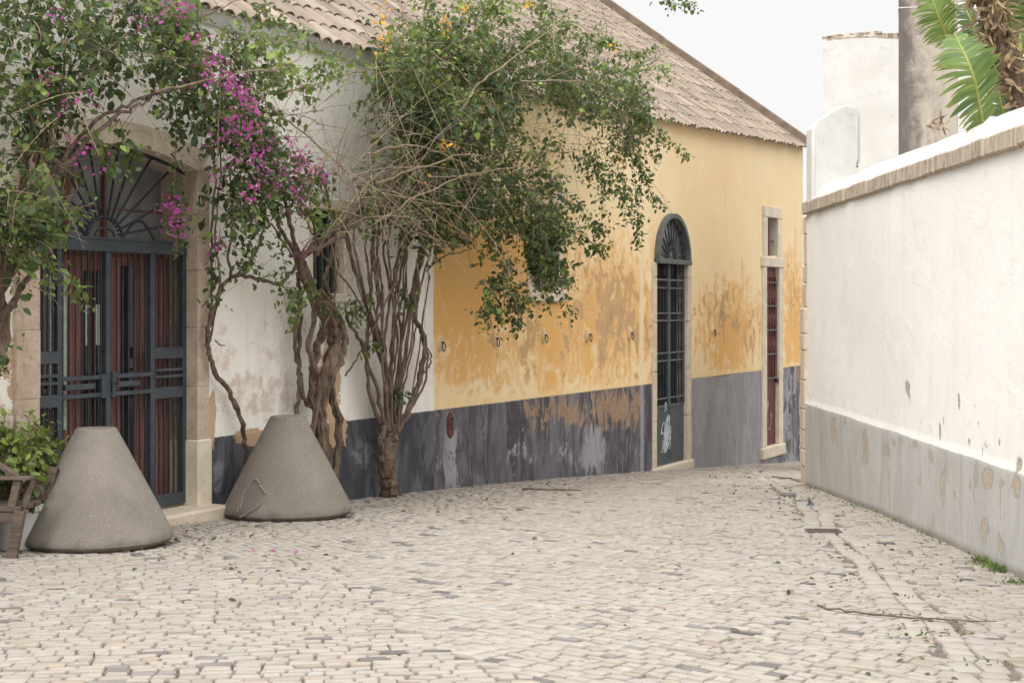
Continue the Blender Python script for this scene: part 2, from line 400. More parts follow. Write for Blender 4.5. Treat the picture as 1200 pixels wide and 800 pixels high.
M['petal'] = mat_attr('petal', .7, 30, .1, 0, 0, .2, .35, dark=(.2, .02, .15))
M['ink'] = simple('dark number paint', (.03, .03, .04), (.05, .05, .06), 10, .6, .1)
M['enamel'] = simple('white enamel', (.62, .57, .50), (.54, .49, .42), 9, .5, .1)
M['graffiti'] = simple('white spray paint', (.52, .54, .55), (.40, .42, .44), 12, .7, .05)
M['graffitired'] = simple('pink spray paint', (.48, .33, .33), (.36, .2, .2), 12, .7, .05)
M['oldwood'] = simple('weathered bench wood', (.165, .125, .10), (.085, .064, .054), 6, .85, .6, .006, stretch=(.5, 5, 5), var=(.26, .215, .18))
M['redplate'] = simple('red enamel plate', (.15, .05, .05), (.11, .04, .042), 9, .6, .2)
M['bluescrap'] = simple('blue plastic', (.02, .07, .16), (.015, .05, .12), 9, .5, .1)
M['stained'] = None
def mat_stained():
    m = NT('stained concrete render'); ns = m.noise(2.2, 9, .72, .5, m.co((1.6, 1.6, .4))); n2 = m.noise(7, 8, .7, .3)
    X = m.xyz()
    left = m.ramp(m.math('ADD', X[0], m.math('MULTIPLY', m.math('SUBTRACT', n2, .5), .6)), -.05, .42, .42, 0)
    low = m.ramp(m.math('ADD', X[2], m.math('MULTIPLY', m.math('SUBTRACT', n2, .5), 1.2)), 3.1, 3.9, .45, 0)
    v = m.math('ADD', ns, m.math('ADD', left, m.math('MULTIPLY', low, .9)))
    c = m.mix(m.ramp(v, .42, .95), (.50, .44, .375), (.15, .13, .12))
    c = m.mix(m.ramp(n2, .66, .72, 0, .6), c, (.56, .52, .46))
    m.bump(n2, .6, .012); return m.done(c, .95)
M['stained'] = mat_stained()

# ------------------------------------------------------------------ world, sun, camera
world = bpy.data.worlds.new('World'); scene.world = world; world.use_nodes = True
wn = world.node_tree.nodes; wl = world.node_tree.links; wn.clear()
SUN_EL, SUN_AZ = R(44), R(-152)      # azimuth measured from +Y towards +X
wo = wn.new('ShaderNodeOutputWorld'); bg = wn.new('ShaderNodeBackground'); sky = wn.new('ShaderNodeTexSky')
sky.sky_type = 'NISHITA'; sky.sun_disc = False; sky.sun_elevation = SUN_EL; sky.sun_rotation = SUN_AZ; sky.dust_density = 4; sky.air_density = 1
mx = wn.new('ShaderNodeMix'); mx.data_type = 'RGBA'; mx.inputs[0].default_value = .93
tcw = wn.new('ShaderNodeTexCoord'); cn = wn.new('ShaderNodeTexNoise'); cn.inputs['Scale'].default_value = 2.2; cn.inputs['Detail'].default_value = 5
mpw = wn.new('ShaderNodeMapping'); mpw.inputs['Scale'].default_value = (1, 1, 2.5); wl.new(tcw.outputs['Generated'], mpw.inputs[0]); wl.new(mpw.outputs[0], cn.inputs['Vector'])
cm = wn.new('ShaderNodeMix'); cm.data_type = 'RGBA'; cm.inputs[6].default_value = (8.95, 8.95, 8.85, 1); cm.inputs[7].default_value = (8.6, 8.55, 8.4, 1)
wl.new(cn.outputs['Fac'], cm.inputs[0])
sz = wn.new('ShaderNodeSeparateXYZ'); wl.new(tcw.outputs['Generated'], sz.inputs[0])
gr = wn.new('ShaderNodeMapRange'); gr.interpolation_type = 'SMOOTHSTEP'; wl.new(sz.outputs[2], gr.inputs[0])
for i, v in enumerate((.17, .78, 1.0, 2.75)): gr.inputs[i+1].default_value = v          # overcast sky: brighter overhead than near the horizon
vm = wn.new('ShaderNodeVectorMath'); vm.operation = 'SCALE'; wl.new(cm.outputs[2], vm.inputs[0]); wl.new(gr.outputs[0], vm.inputs['Scale'])
wl.new(sky.outputs[0], mx.inputs[6]); wl.new(vm.outputs[0], mx.inputs[7]); wl.new(mx.outputs[2], bg.inputs[0])
bg.inputs[1].default_value = .113; wl.new(bg.outputs[0], wo.inputs[0])
sl = bpy.data.lights.new('sun', 'SUN'); sl.energy = 1.9; sl.angle = R(20); sl.color = (1, .965, .92)
so = bpy.data.objects.new('sun', sl); COL.objects.link(so)
sd = Vector((math.sin(SUN_AZ)*math.cos(SUN_EL), math.cos(SUN_AZ)*math.cos(SUN_EL), math.sin(SUN_EL)))
so.rotation_euler = sd.to_track_quat('Z', 'Y').to_euler(); so.location = (-8, -6, 14)
cd = bpy.data.cameras.new('camera'); cam = bpy.data.objects.new('camera', cd); COL.objects.link(cam)
cam.location = (0, 0, CAM); cam.rotation_euler = (R(90), 0, 0)
cd.sensor_width = 36; cd.lens = 54; cd.shift_y = -40/1200; cd.clip_start = .1; cd.clip_end = 9000
scene.camera = cam
scene.view_settings.view_transform = 'Standard'; scene.view_settings.look = 'None'; scene.view_settings.exposure = 0
scene.cycles.max_bounces = 8

# ------------------------------------------------------------------ ground
def ground_sheet():
    ys = np.unique(np.concatenate([np.linspace(-30, 40, 281), [60, 120, 400, 1500, 4000]]))
    xs = np.unique(np.concatenate([[-4000, -400, -60], np.linspace(-16, 20, 60), [60, 400, 4000]]))
    X, Y = np.meshgrid(xs, ys); Z = ground(X, Y) - .014
    V = np.stack([X.ravel(), Y.ravel(), Z.ravel()], 1)
    a = np.arange(len(xs)*len(ys)).reshape(len(ys), len(xs))
    q = np.stack([a[:-1, :-1].ravel(), a[:-1, 1:].ravel(), a[1:, 1:].ravel(), a[1:, :-1].ravel()], 1)
    o = link('ground', np_mesh('ground', V, q, M['joint'])); tag(o, kind='structure')
ground_sheet()

RW = 3.03                                            # street face of the right-hand wall
RWE = 15.8                                           # its far end
def cobbles():
    ga = np.array([1.87, 5.8]); gb = np.array([2.46, 12.4])
    def gut(x, y):                                   # signed distance right of the gutter line
        u = (gb-ga)/np.linalg.norm(gb-ga); return (x-ga[0])*u[1]-(y-ga[1])*u[0]
    def zone(x, y):
        g = gut(x, y); z = np.full(x.shape, 2)
        wob = .12*np.sin(x*2.1) + .1*np.sin(y*1.7)
        z[(y < 8.9 + wob*1.5 - .12*x) & (x < -.35 + wob - (y-7)*.35)] = 0
        z[(y >= 8.9 + wob*1.5 - .12*x) & (x < -.95 + wob + (y-9)*.28) & (y < 16)] = 1
        z[(g > -.13) & (g <= .13)] = 4
        z[(g > .13)] = 3
        return z
    specs = {0: (R(6), .070, .100), 1: (R(-58), .074, .10), 2: (R(-38), .072, .098), 3: (R(-4), .072, .104), 4: (math.atan2(6.6, .59), .125, .2)}
    Vs, Fs, Cs = [], [], []; base = 0
    for zi, (ang, h, w) in specs.items():
        L = 26; rows = int(2*L/h); cx, cy = 0, 14
        ca, sa = math.cos(ang), math.sin(ang)
        for j in range(rows):
            v0 = -L + j*h
            n = int(2*L/w) + 4
            ws = rng.uniform(.65, 1.4, n)*w; u = np.cumsum(ws) - L - rng.uniform(0, w)
            uc = u - ws/2
            warp = .05*np.sin(uc*.9 + j*.02) + .025*np.sin(uc*2.3 + j*.11) + .010*np.sin(uc*6.1 + j*.23) + .22*np.sin(uc*.23 + zi)
            x = cx + uc*ca - (v0+h/2+warp)*sa; y = cy + uc*sa + (v0+h/2+warp)*ca
            t_wall = (x-W0[0])*N[0] + (y-W0[1])*N[1]
            far = y > 16
            keep = (y > 4.3) & (y < 31) & (t_wall > -.05) & ((x < RW+.05) | far) & (np.abs(x) < 1.0 + .37*y) & (x < 7)
            if not keep.any(): continue
            keep[keep] &= zone(x[keep], y[keep]) == zi
            idx = np.nonzero(keep)[0]
            if not len(idx): continue
            k = len(idx)
            gap = rng.uniform(.0015, .0055, (k, 1))
            hw = ws[idx][:, None]/2 - gap; hh = h/2 - rng.uniform(.001, .005, (k, 1))
            c = .84
            ux = np.array([-c, c, 1, 1, c, -c, -1, -1]); uy = np.array([-1, -1, -.80, .80, 1, 1, .80, -.80])
            hh = hh - (rng.random((k, 1)) < .24)*rng.uniform(.003, .011, (k, 1)); jx = rng.normal(0, .0034, (k, 8)); jy = rng.normal(0, .0034, (k, 8))
            lu = ux*hw + jx; lv = uy*hh + jy
            ring = []
            slope = .35*np.cos(uc[idx]*.9)[:, None]*.05
            tx = rng.normal(0, .022, (k, 1)); ty = rng.normal(0, .022, (k, 1)); dz = rng.normal(0, .0022, (k, 1))
            for s, zz in ((1.0, -.020), (.97, -.0035), (.88, 0.001)):
                a = lu*s; b = lv*s + lu*slope
                X = x[idx][:, None] + a*ca - b*sa; Y = y[idx][:, None] + a*sa + b*ca
                Z = ground(X, Y) + zz + dz + a*tx + b*ty
                ring.append(np.stack([X, Y, Z], 2))
            V = np.stack(ring, 1).reshape(k*24, 3)
            o = base + np.arange(k)[:, None]*24
            i8 = np.arange(8); n8 = (i8+1) % 8
            q = []
            for r in (0, 8):
                q.append(np.stack([o+r+i8, o+r+n8, o+r+8+n8, o+r+8+i8], 2).reshape(-1, 4))
            Fs.append((np.concatenate(q), o + 16 + i8))
            small = rng.random(k) < 0
            col = np.array([.366, .330, .290]) * rng.uniform(.91, 1.05, (k, 1)) * np.array([1, 1, 1]) + rng.normal(0, .004, (k, 3))
            dk = rng.random(k); pd = .030 + .012*(zi == 3)
            m = dk < pd; col[m] = np.array([.150, .138, .138])*rng.uniform(.6, 1.5, (m.sum(), 1))
            m = (dk > .93); col[m] *= np.array([.92, .86, .80])
            Cs.append(np.repeat(col, 24, 0)); Vs.append(V); base += k*24
    quads = np.concatenate([f[0] for f in Fs]); tops = np.concatenate([f[1] for f in Fs])
    me = np_mesh('cobblestones', np.concatenate(Vs), [quads, tops], M['cobble'], np.concatenate(Cs), smooth=True)
    try: me.set_sharp_from_angle(angle=R(50))
    except Exception: pass
    o = link('cobblestone_paving', me); tag(o, kind='structure')
cobbles()

# ------------------------------------------------------------------ gridded walls with openings
def blob(px, py, cx, cy, rx, ry, soft=.55):
    d = np.sqrt(((px-cx)/rx)**2 + ((py-cy)/ry)**2)
    return np.clip((1.0 + soft - d)/(2*soft), 0, 1)
def wall_grid(name, t0, t1, zlo, ztop, step, holes, mat, parent, toff, paint):
    nt = int((t1-t0)/step); nz = int(5.6/step)
    ts = np.linspace(t0, t1, nt+1); T = np.repeat(ts[:, None], nz+1, 1)
    top = ztop(ts)[:, None]; K = np.linspace(0, 1, nz+1)[None]; Z = zlo + (top-zlo)*K
    D = .006*np.sin(T*1.3+1)*np.sin(Z*1.7) + .004*np.sin(T*3.7+Z*2.9)
    V = np.stack([T.ravel(), -D.ravel(), Z.ravel()], 1)
    tc = (T[:-1, :-1]+T[1:, 1:])/2; zc = (Z[:-1, :-1]+Z[1:, 1:])/2
    keep = np.ones(tc.shape, bool)
    for (a, b, z0, z1, rise) in holes:
        mid = (a+b)/2; hw = (b-a)/2
        q = np.clip((tc-mid)/hw, -1, 1)
        if rise > 0:
            rr = (hw*hw + rise*rise)/(2*rise)
            zt = z1 + np.sqrt(np.maximum(rr*rr - (q*hw)**2, 0)) - (rr - rise)
        else: zt = z1
        keep &= ~((tc > a) & (tc < b) & (zc > z0) & (zc < zt))
    a = np.arange((nt+1)*(nz+1)).reshape(nt+1, nz+1)
    q = np.stack([a[:-1, :-1], a[1:, :-1], a[1:, 1:], a[:-1, 1:]], 2)[keep]
    px, py = wallpx(T, Z); c = paint(px, py, T, Z)
    me = np_mesh(name, V, q, mat, c.reshape(-1, 3), smooth=True)
    return link(name, me, parent, (-toff, 0, 0))

def z_eave(t): return np.interp(t, [-12, 1.1, 3.55, 9.9, 14.8, 16.6], [3.87, 3.885, 3.91, 4.10, 4.30, 4.385])

# --- white house with the gate
white = empty('white_house', wp(0, 0, 0), TH, 'white plastered house with dark dado, arched iron gate and clay tile eaves behind the vines', 'house')
def paint_white(px, py, T, Z):
    r = np.maximum.reduce([blob(px, py, 387, 440, 12, 55), blob(px, py, 296, 512, 24, 10), blob(px, py, 395, 505, 12, 22), blob(px, py, 247, 490, 6, 40)*.9,
                           blob(px, py, 404, 400, 4, 30)*.8, blob(px, py, 15, 440, 14, 60)*.6])
    g = np.maximum.reduce([blob(px, py, 300, 460, 70, 40)*.62, blob(px, py, 330, 400, 60, 60)*.45, blob(px, py, 262, 420, 14, 60)*.6, blob(px, py, 0, 500, 20, 40)*.8, blob(px, py, 470, 330, 40, 60)*.35])
    b = np.maximum.reduce([blob(px, py, 255, 560, 10, 30)*.6, blob(px, py, 425, 530, 18, 26)*.6])
    return np.stack([r, g, b], 2)
GA, GB, GS, GR = -1.79, -.14, 2.63, .12              # gate opening
wall_grid('wall', -7.0, 3.55, -.35, z_eave, .035,
          [(GA, GB, -1, GS, GR), (1.43, 1.93, 1.71, 2.45, 0)], M['whouse'], white, 0, paint_white)
def seg_arch(a, b, zs, rise, n=20, grow=0.0):
    hw = (b-a)/2; rr = (hw*hw+rise*rise)/(2*rise); c = (a+b)/2; zc = zs+rise-rr
    out = []
    A = math.asin(min(1, hw/rr))
    if grow: rr2 = rr+grow; A2 = math.asin(min(1, (hw+grow*.9)/rr2))
    else: rr2, A2 = rr, A
    for i in range(n+1):
        g = -A2 + 2*A2*i/n; out.append((c+rr2*math.sin(g), zc+rr2*math.cos(g)))
    return out
# stone surround (local frame: x = along wall, y = -outward, z up)
s = MB()
for (x0, x1) in ((GB, .005), (-2.0, GA)):
    zs = [.60, 1.0, 1.45, 1.88, 2.3, 2.66]
    s = MB()
    for a, b in zip(zs[:-1], zs[1:]): s.bev(x0+rnd.uniform(-.004, .004), x1+rnd.uniform(-.004, .004), -.03, .42, a+.0005, b-.0005, .004)
    s.build('gate_jamb', M['sandstone'], white)
s = MB(); inn = seg_arch(GA, GB, GS, GR, 21); out = seg_arch(GA, GB, GS, GR, 21, .165)
for i in range(0, 21, 3):
    pi = inn[i:i+4]; po = out[i:i+4]
    e = .0015
    poly = [(x+(e if k == 0 else 0), z) for k, (x, z) in enumerate(pi)] + [(x, z) for x, z in po[::-1]]
    s.prism(poly, -.035-rnd.uniform(0, .004), .42)
s.build('gate_arch', M['stone'], white)
s = MB(); s.bev(GB-.012, .02, -.05, .40, -.02, .60, .015); s.build('jamb_plinth', M['palestone'], white)
s = MB(); s.bev(-2.02, GA+.012, -.05, .40, .0, .60, .015)
s.build('jamb_plinth', M['palestone'], white)
s = MB(); s.bev(-2.05, .04, -.20, .12, -.25, .10, .02); s.bev(-2.02, .02, .12, .6, -.25, .115, .01)
s.build('doorstep', M['stone'], white)
# gate
def hb(mb, a, b, z, h, y=.10, th=.03): mb.bev(a, b, y-th/2, y+th/2, z-h/2, z+h/2, .003)
def vb(mb, x, z0, z1, w=.02, y=.10, th=.02): mb.bev(x-w/2, x+w/2, y-th/2, y+th/2, z0, z1, .002)
gate = empty('gate', (0, 0, 0), 0); gate.parent = white
g = MB()
T1, T2, T3 = -1.497, -1.011, -.532
for x, w in ((GA+.02, .04), (T1, .045), (T2, .05), (T3, .045), (GB-.02, .04)): vb(g, x, .125, 2.0, w, .095, .04)
hb(g, GA, GB, 2.035, .085, .092, .05)
hb(g, GA, GB, 2.085, .02, .092, .07)
for a, b in ((GA+.04, T1-.02), (T3+.02, GB-.04)):
    for z, h in ((1.26, .085), (.965, .085), (.165, .085)): hb(g, a, b, z, h, .09, .035)
    for z in (1.085, 1.135): hb(g, a, b, z, .022, .085)
for a, b in ((T1+.02, T2-.02), (T2+.02, T3-.02)):
    for z, h in ((1.11, .03), (.985, .03)): hb(g, a, b, z, h, .085, .03)
    hb(g, a, b, .165, .07, .09, .035); hb(g, a+.03, b-.12, 1.05, .04, .08, .02)
g.bev(T2-.085, T2-.028, .06, .10, .96, 1.13, .004); g.bev(T2+.028, T2+.07, .06, .10, .96, 1.14, .004)
g.tube([(T2+.05, .06, 1.06), (T2+.05, .03, 1.06), (T2+.11, .03, 1.06)], .008, 6)
g.build('gate_frame', M['iron'], gate)
g = MB()
for a, b, n in ((GA+.04, T1-.02, 5), (T1+.02, T2-.02, 7), (T2+.02, T3-.02, 7), (T3+.02, GB-.04, 6)):
    for i in range(n):
        x = a + (b-a)*(i+.5)/n
        vb(g, x, .20, 1.995, .013, .10, .013)
g.build('gate_bars', M['irondk'], gate)
g = MB(); c0 = (T2-.02, 2.10)
g.tube([(c0[0]+.185*math.cos(a), .09, c0[1]+.14*math.sin(a)) for a in np.linspace(0, math.pi, 17)], .011, 6)
g.tube([(c0[0]+.10*math.cos(a), .09, c0[1]+.06*math.sin(a)) for a in np.linspace(0, math.pi, 13)], .009, 6)
for a in np.linspace(.16, math.pi-.16, 13):
    dx, dz = math.cos(a), math.sin(a); L = .14
    while True:
        x, z = c0[0]+dx*L, c0[1]+dz*L
        top = np.interp(x, [p[0] for p in inn], [p[1] for p in inn])
        if x < GA+.01 or x > GB-.01 or z > top-.01: break
        L += .01
    g.tube([(c0[0]+dx*.15, .10, c0[1]+dz*.12), (c0[0]+dx*L, .10, c0[1]+dz*L)], .009, 5)
g.tube([(x, .10, z-.012) for x, z in inn], .014, 6)
for sx in (-1, 1):
    g.tube([(c0[0]+sx*(.2+.34*u), .095, 2.10+.13*math.sin(math.pi*u)) for u in np.linspace(0, 1, 12)], .010, 6)
g.build('gate_fanlight', M['irondk'], gate)
# timber door with panes behind the gate
dr = empty('door', (0, 0, 0), 0); dr.parent = white
g = MB(); x = GA
Z1 = 2.04
while x < GB-.01:
    w = min(.085, GB-x)
    g.bev(x+.002, x+w-.002, .235, .265, .11, Z1-.07, .004); x += w
hb(g, GA, GB, 2.0, .10, .295, .05); g.build('door_boards', M['redwood'], dr)
g = MB()
for a, b, z0, z1 in ((-1.56, -1.44, .5, 1.86), (-1.10, -1.03, .4, 1.86), (-1.00, -.86, .4, 1.86), (-.70, -.58, .25, 1.9), (-.40, -.33, .5, 1.8)):
    g.bev(a, b, .220, .232, z0, z1, .002)
g.build('door_pane', M['darkglass'], dr)
g = MB()
for a, b, z0, z1 in ((-1.78, -1.72, .4, 1.75), (-1.455, -1.425, .9, 1.82), (-1.40, -1.36, .75, 1.82), (-1.345, -1.29, .75, 1.84)): g.bev(a, b, .205, .218, z0, z1, .002)
g.build('lace_curtain', M['curtain'], dr)
g = MB(); g.bev(-1.095, -1.06, .206, .217, 1.33, 1.62, .002); g.bev(-1.01, -.975, .206, .217, 1.33, 1.62, .002); g.bev(-.965, -.925, .206, .217, 1.33, 1.62, .002)
g.build('paper_notice', M['paper'], dr)
g = MB(); g.prism([(GA, 2.05)] + inn[::-1][::-1] + [(GB, 2.05)], .32, .335); g.build('fanlight_glass', M['glass'], white)
g = MB()
for x in (GA+.06, GA+.22, -1.20, -.80): vb(g, x, 2.05, 2.74, .035, .30, .03)
hb(g, GA, GB, 2.32, .012, .306, .012)
g.build('fanlight_mullion', M['redwood'], white)
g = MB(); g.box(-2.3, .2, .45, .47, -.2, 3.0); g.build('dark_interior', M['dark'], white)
# number plate 13
t_, z_ = tz(235.3, 236, .03)
pl = MB(); pl.bev(t_-.045, t_+.045, -.038, -.028, z_-.062, z_+.062, .003); pl = pl.build('number_plate', M['enamel'], white)
g = MB(); y0, y1 = -.041, -.036
def strokes(mb, pts, w):
    for a, b in zip(pts[:-1], pts[1:]):
        d = Vector((b[0]-a[0], b[1]-a[1])); n = Vector((-d.y, d.x)).normalized()*w/2; e = d.normalized()*w*.3
        P = [(a[0]-e.x+n.x, a[1]-e.y+n.y), (a[0]-e.x-n.x, a[1]-e.y-n.y), (b[0]+e.x-n.x, b[1]+e.y-n.y), (b[0]+e.x+n.x, b[1]+e.y+n.y)]
        mb.prism(P, y0-rnd.uniform(0, .001), y1)
strokes(g, [(t_-.028, z_-.04), (t_-.028, z_+.042)], .014); strokes(g, [(t_-.04, z_+.026), (t_-.028, z_+.04)], .009)
strokes(g, [(t_-.012, z_+.04), (t_+.026, z_+.04), (t_+.008, z_+.008), (t_+.026, z_-.008), (t_+.024, z_-.032), (t_+.004, z_-.04), (t_-.012, z_-.03)], .012)
g.build('number', M['ink'], pl, (0, 0, 0))
# small window behind the vines
w = MB(); a, b, z0, z1 = 1.43, 1.93, 1.71, 2.45
w.bev(a-.03, b+.03, -.03, .2, z0-.07, z0+.01, .01); w.bev(b, b+.13, -.022, .16, z0-.01, z1+.08, .01); w.bev(a-.03, a+.005, -.022, .16, z0, z1+.08, .008); w.bev(a-.03, b+.13, -.024, .16, z1-.01, z1+.09, .01)
wf = w.build('window', M['palestone'], white)
g = MB(); g.box(a, b, .12, .13, z0, z1); g.build('pane', M['darkglass'], wf)
g = MB()
for x in (a+.06, a+.16, a+.27, a+.36, b-.05): vb(g, x, z0, z1, .018, .07, .018)
g.build('window_bars', M['greenpanel'], wf)
# cornice under the eaves, side and back walls
def cornice(name, t0, t1, mat, root, off):
    g = MB(); n = int((t1-t0)/.5)
    for i in range(n):
        a = t0+(t1-t0)*i/n; b = t0+(t1-t0)*(i+1)/n; za, zb = float(z_eave(a)), float(z_eave(b))
        pr = [(.01, -.13), (-.035, -.12), (-.06, -.085), (-.075, -.05), (-.10, -.035), (-.10, .0), (.01, .0)]
        vs = [(a, y, za+z) for y, z in pr] + [(b, y, zb+z) for y, z in pr]; k = len(pr)
        g.add(vs, [(j, (j+1) % k, (j+1) % k+k, j+k) for j in range(k)] + ([tuple(range(k))] if i == 0 else []) + ([tuple(range(k, 2*k))] if i == n-1 else []))
    return g.build(name, mat, root, (-off, 0, 0))
cornice('cornice', -7.0, 3.55, M['limewash'], white, 0)
RID = 3.95; SL = .73
g = MB()
for (a, side) in ((-7.0, 0),):
    z = float(z_eave(a)); g.prism([(0, 0)]*0 or [(a, -.5), (a+.02, -.5), (a+.02, z), (a, z)], 0, 8)
g.add([(-7, 7.9, -.5), (3.5, 7.9, -.5), (3.5, 7.9, 3.9), (-7, 7.9, 3.9)], [(0, 1, 2, 3)])
g.build('rear_wall', M['limewash'], white)

# --- yellow house
YT0, YT1 = 3.55, 16.55
yel = empty('yellow_house', wp(YT0, 0, gz(*wp(YT0, 0, 0)[:2])), TH, 'yellow ochre house with grey dado, peeling stains, two tall doors and a tiled roof', 'house')
YZ = yel.location.z
D1A, D1B = 9.507, 10.72; D1S = 2.236
D2A, D2B = 14.39, 15.08
def paint_yellow(px, py, T, Z):
    B = lambda *q: blob(px, py, *q, .95)
    r = np.maximum.reduce([B(538, 318, 44, 80)*1.25, B(595, 315, 75, 75)*.95, B(565, 415, 75, 65)*.66, B(655, 390, 90, 90)*.74,
                           B(715, 370, 65, 95)*.85, B(855, 385, 44, 62)*.8, B(930, 380, 18, 100)*.8, B(760, 390, 12, 90)*.5])
    gg = np.maximum.reduce([B(712, 370, 50, 75)*.78, B(722, 350, 30, 55)*.82, B(620, 400, 22, 60)*.62, B(600, 325, 24, 60)*.6, B(580, 410, 12, 50)*.45, B(665, 400, 22, 50)*.5,
                           B(846, 368, 34, 36)*.68, B(880, 392, 14, 45)*.6, B(932, 350, 14, 70)*.55, B(745, 400, 12, 60)*.6, B(650, 440, 60, 30)*.42])
    gg = gg - blob(px, py, 690, 410, 7, 50, .8)*.45 - blob(px, py, 645, 430, 7, 40, .8)*.3
    low = Z < .6
    gl = np.where(T > 10.7, .78, .22) - np.where(T > 15.1, .26, 0)
    gl = np.maximum(gl, np.maximum.reduce([B(529, 520, 15, 60)*.72, B(695, 528, 15, 36)*.85, B(660, 530, 24, 30)*.55, B(610, 530, 30, 30)*.5]))
    gg = np.where(low, gl, gg)
    b = np.maximum.reduce([B(722, 476, 38, 26)*.84, B(668, 482, 42, 20)*.74, B(630, 482, 24, 26)*.7, B(600, 500, 30, 20)*.35, B(937, 442, 5, 16)*.8])
    b = np.where(T > 9.25, np.where(T > 15.1, b, 0), b)
    return np.stack([np.clip(r, 0, 1.2), np.clip(gg, 0, 1), b], 2)
WA, WB_, WZ0, WZ1 = 5.74, 6.40, 1.78, 2.75
wall_grid('wall', YT0, YT1, -1.4, z_eave, .035,
          [(D1A-.02, D1B+.02, -2, D1S, .605), (D2A-.04, D2B+.04, -.74, 2.32, 0), (14.43, 15.04, 2.44, 3.08, 0), (WA, WB_, WZ0, WZ1, 0)], M['yhouse'], yel, YT0, paint_yellow).location = (-YT0, 0, -YZ)
YL = (-YT0, 0, -YZ)
# gable end + rear
ze = float(z_eave(YT1)); g = MB()
g.add([(YT1, 0, -1.4), (YT1, 2*RID, -1.4), (YT1, 2*RID, ze), (YT1, RID, ze+SL*RID), (YT1, 0, ze)], [(0, 1, 2, 3, 4)])
g.add([(YT0+.05, 2*RID, -1.4), (YT1, 2*RID, -1.4), (YT1, 2*RID, ze), (YT0+.05, 2*RID, ze)], [(0, 1, 2, 3)])
g.build('gable_wall', M['yhouse'], yel, YL, fix=False)
# arched door
g = MB()
for x0, x1 in ((D1A-.13, D1A+.01), (D1B-.01, D1B+.13)):
    zs = [-.62, .1, .75, 1.4, 2.0, 2.19]
    for a, b in zip(zs[:-1], zs[1:]): g.bev(x0, x1, -.022+rnd.uniform(-.003, .003), .22, a+.0015, b-.0015, .010)
g.bev(D1A-.16, D1B+.17, -.05, .3, -1.0, -.52, .015)
g.build('door_surround', M['stone'], yel, YL)
dr = empty('door', (0, 0, 0), 0); dr.parent = yel; dr.location = (YL[0], -.055, YL[2])
tag(dr, 'arched slate green door with wrought iron grille')
DM = (D1A+D1B)/2
g = MB(); g.bev(D1A+.01, DM-.004, .10, .14, -.52, .27, .006); g.bev(DM+.004, D1B-.01, .10, .14, -.52, .27, .006)
g.bev(D1A+.06, DM-.05, .092, .10, -.45, .20, .004); g.bev(DM+.05, D1B-.06, .092, .10, -.45, .20, .004)
g.build('door_leaf', M['greenpanel'], dr)
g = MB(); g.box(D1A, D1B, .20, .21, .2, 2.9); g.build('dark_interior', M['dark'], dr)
g = MB()
rows = [.28, .40, .93, 1.06, 1.62, 1.75, 1.98]
# rails from bottom to top: ornament band / bars / band ...
lev = [(.27, .03), (.375, .022), (.88, .022), (.985, .022), (1.42, .022), (1.52, .022), (1.86, .022), (1.97, .03)]
for z, h in lev: hb(g, D1A+.02, D1B-.02, z, h, .105, .03)
for x in (D1A+.022, DM-.012, DM+.012, D1B-.022): vb(g, x, .27, 2.2, .03, .10, .03)
g.build('grille_rails', M['greeniron'], dr)
g = MB()
for za, zb in ((.385, .87), (.995, 1.41), (1.53, 1.85)):
    for a, b in ((D1A+.04, DM-.03), (DM+.03, D1B-.04)):
        for i in range(5):
            x = a+(b-a)*(i+.5)/5
            g.tube([(x, .105, za), (x, .105, za+.06), (x, .105, (za+zb)/2), (x, .105, zb-.06), (x, .105, zb)], [.008, .014, .009, .014, .008], 6)
for za, zb in ((.285, .37), (.885, .975), (1.425, 1.51), (1.87, 1.96)):
    for a, b in ((D1A+.04, DM-.03), (DM+.03, D1B-.04)):
        for i in range(4):
            x = a+(b-a)*(i+.5)/4; zc = (za+zb)/2; r = (zb-za)*.42
            g.tube([(x+r*math.cos(q), .105, zc+r*math.sin(q)) for q in np.linspace(0, 2*math.pi, 11)], .006, 4, cap=False)
for i in range(4):                                    # scrollwork band under the transom
    x = D1A+.05+(D1B-D1A-.1)*(i+.5)/4
    for sx in (-1, 1):
        g.tube([(x+sx*.06*math.cos(q)*(1-q/9), .10, 2.09+.07*math.sin(q*1.5)) for q in np.linspace(0, 5, 16)], .007, 4)
g.build('grille_bars', M['irondk'], dr)
g = MB()
arc = [(DM+.605*math.cos(a), D1S+.605*math.sin(a)) for a in np.linspace(0, math.pi, 33)]
for (r0, r1, y0_, y1_) in ((.572, .632, -.004, .12),):
    ao = [(DM+r1*math.cos(a), D1S+r1*math.sin(a)) for a in np.linspace(0, math.pi, 33)]
    ai = [(DM+r0*math.cos(a), D1S+r0*math.sin(a)) for a in np.linspace(0, math.pi, 33)]
    for i in range(32): g.prism([ai[i], ai[i+1], ao[i+1], ao[i]], y0_, y1_)
g.bev(D1A-.02, D1B+.02, -.018, .14, D1S-.055, D1S+.005, .006)
g.build('fanlight_frame', M['greeniron'], dr)
g = MB()
for a in np.linspace(.13, math.pi-.13, 11):
    P = [(DM+r*math.cos(a), .06, D1S+.02+r*math.sin(a)) for r in (.17, .22, .45, .53, .56)]
    g.tube(P, [.010, .013, .010, .020, .010], 6)
g.tube([(DM+.17*math.cos(a), .06, D1S+.02+.17*math.sin(a)) for a in np.linspace(0, math.pi, 17)], .014, 6)
g.tube([(DM+.10*math.cos(a), .06, D1S+.02+.10*math.sin(a)) for a in np.linspace(0, math.pi, 17)], .010, 6)
for a in np.linspace(.3, math.pi-.3, 7):
    g.tube([(DM+.135*math.cos(a)+.022*math.cos(q), .06, D1S+.02+.135*math.sin(a)+.022*math.sin(q)) for q in np.linspace(0, 6.28, 9)], .006, 4)
g.build('fanlight_spokes', M['irondk'], dr)
g = MB(); g.prism(arc, .125, .13); g.build('fanlight_glass', M['glass'], dr)
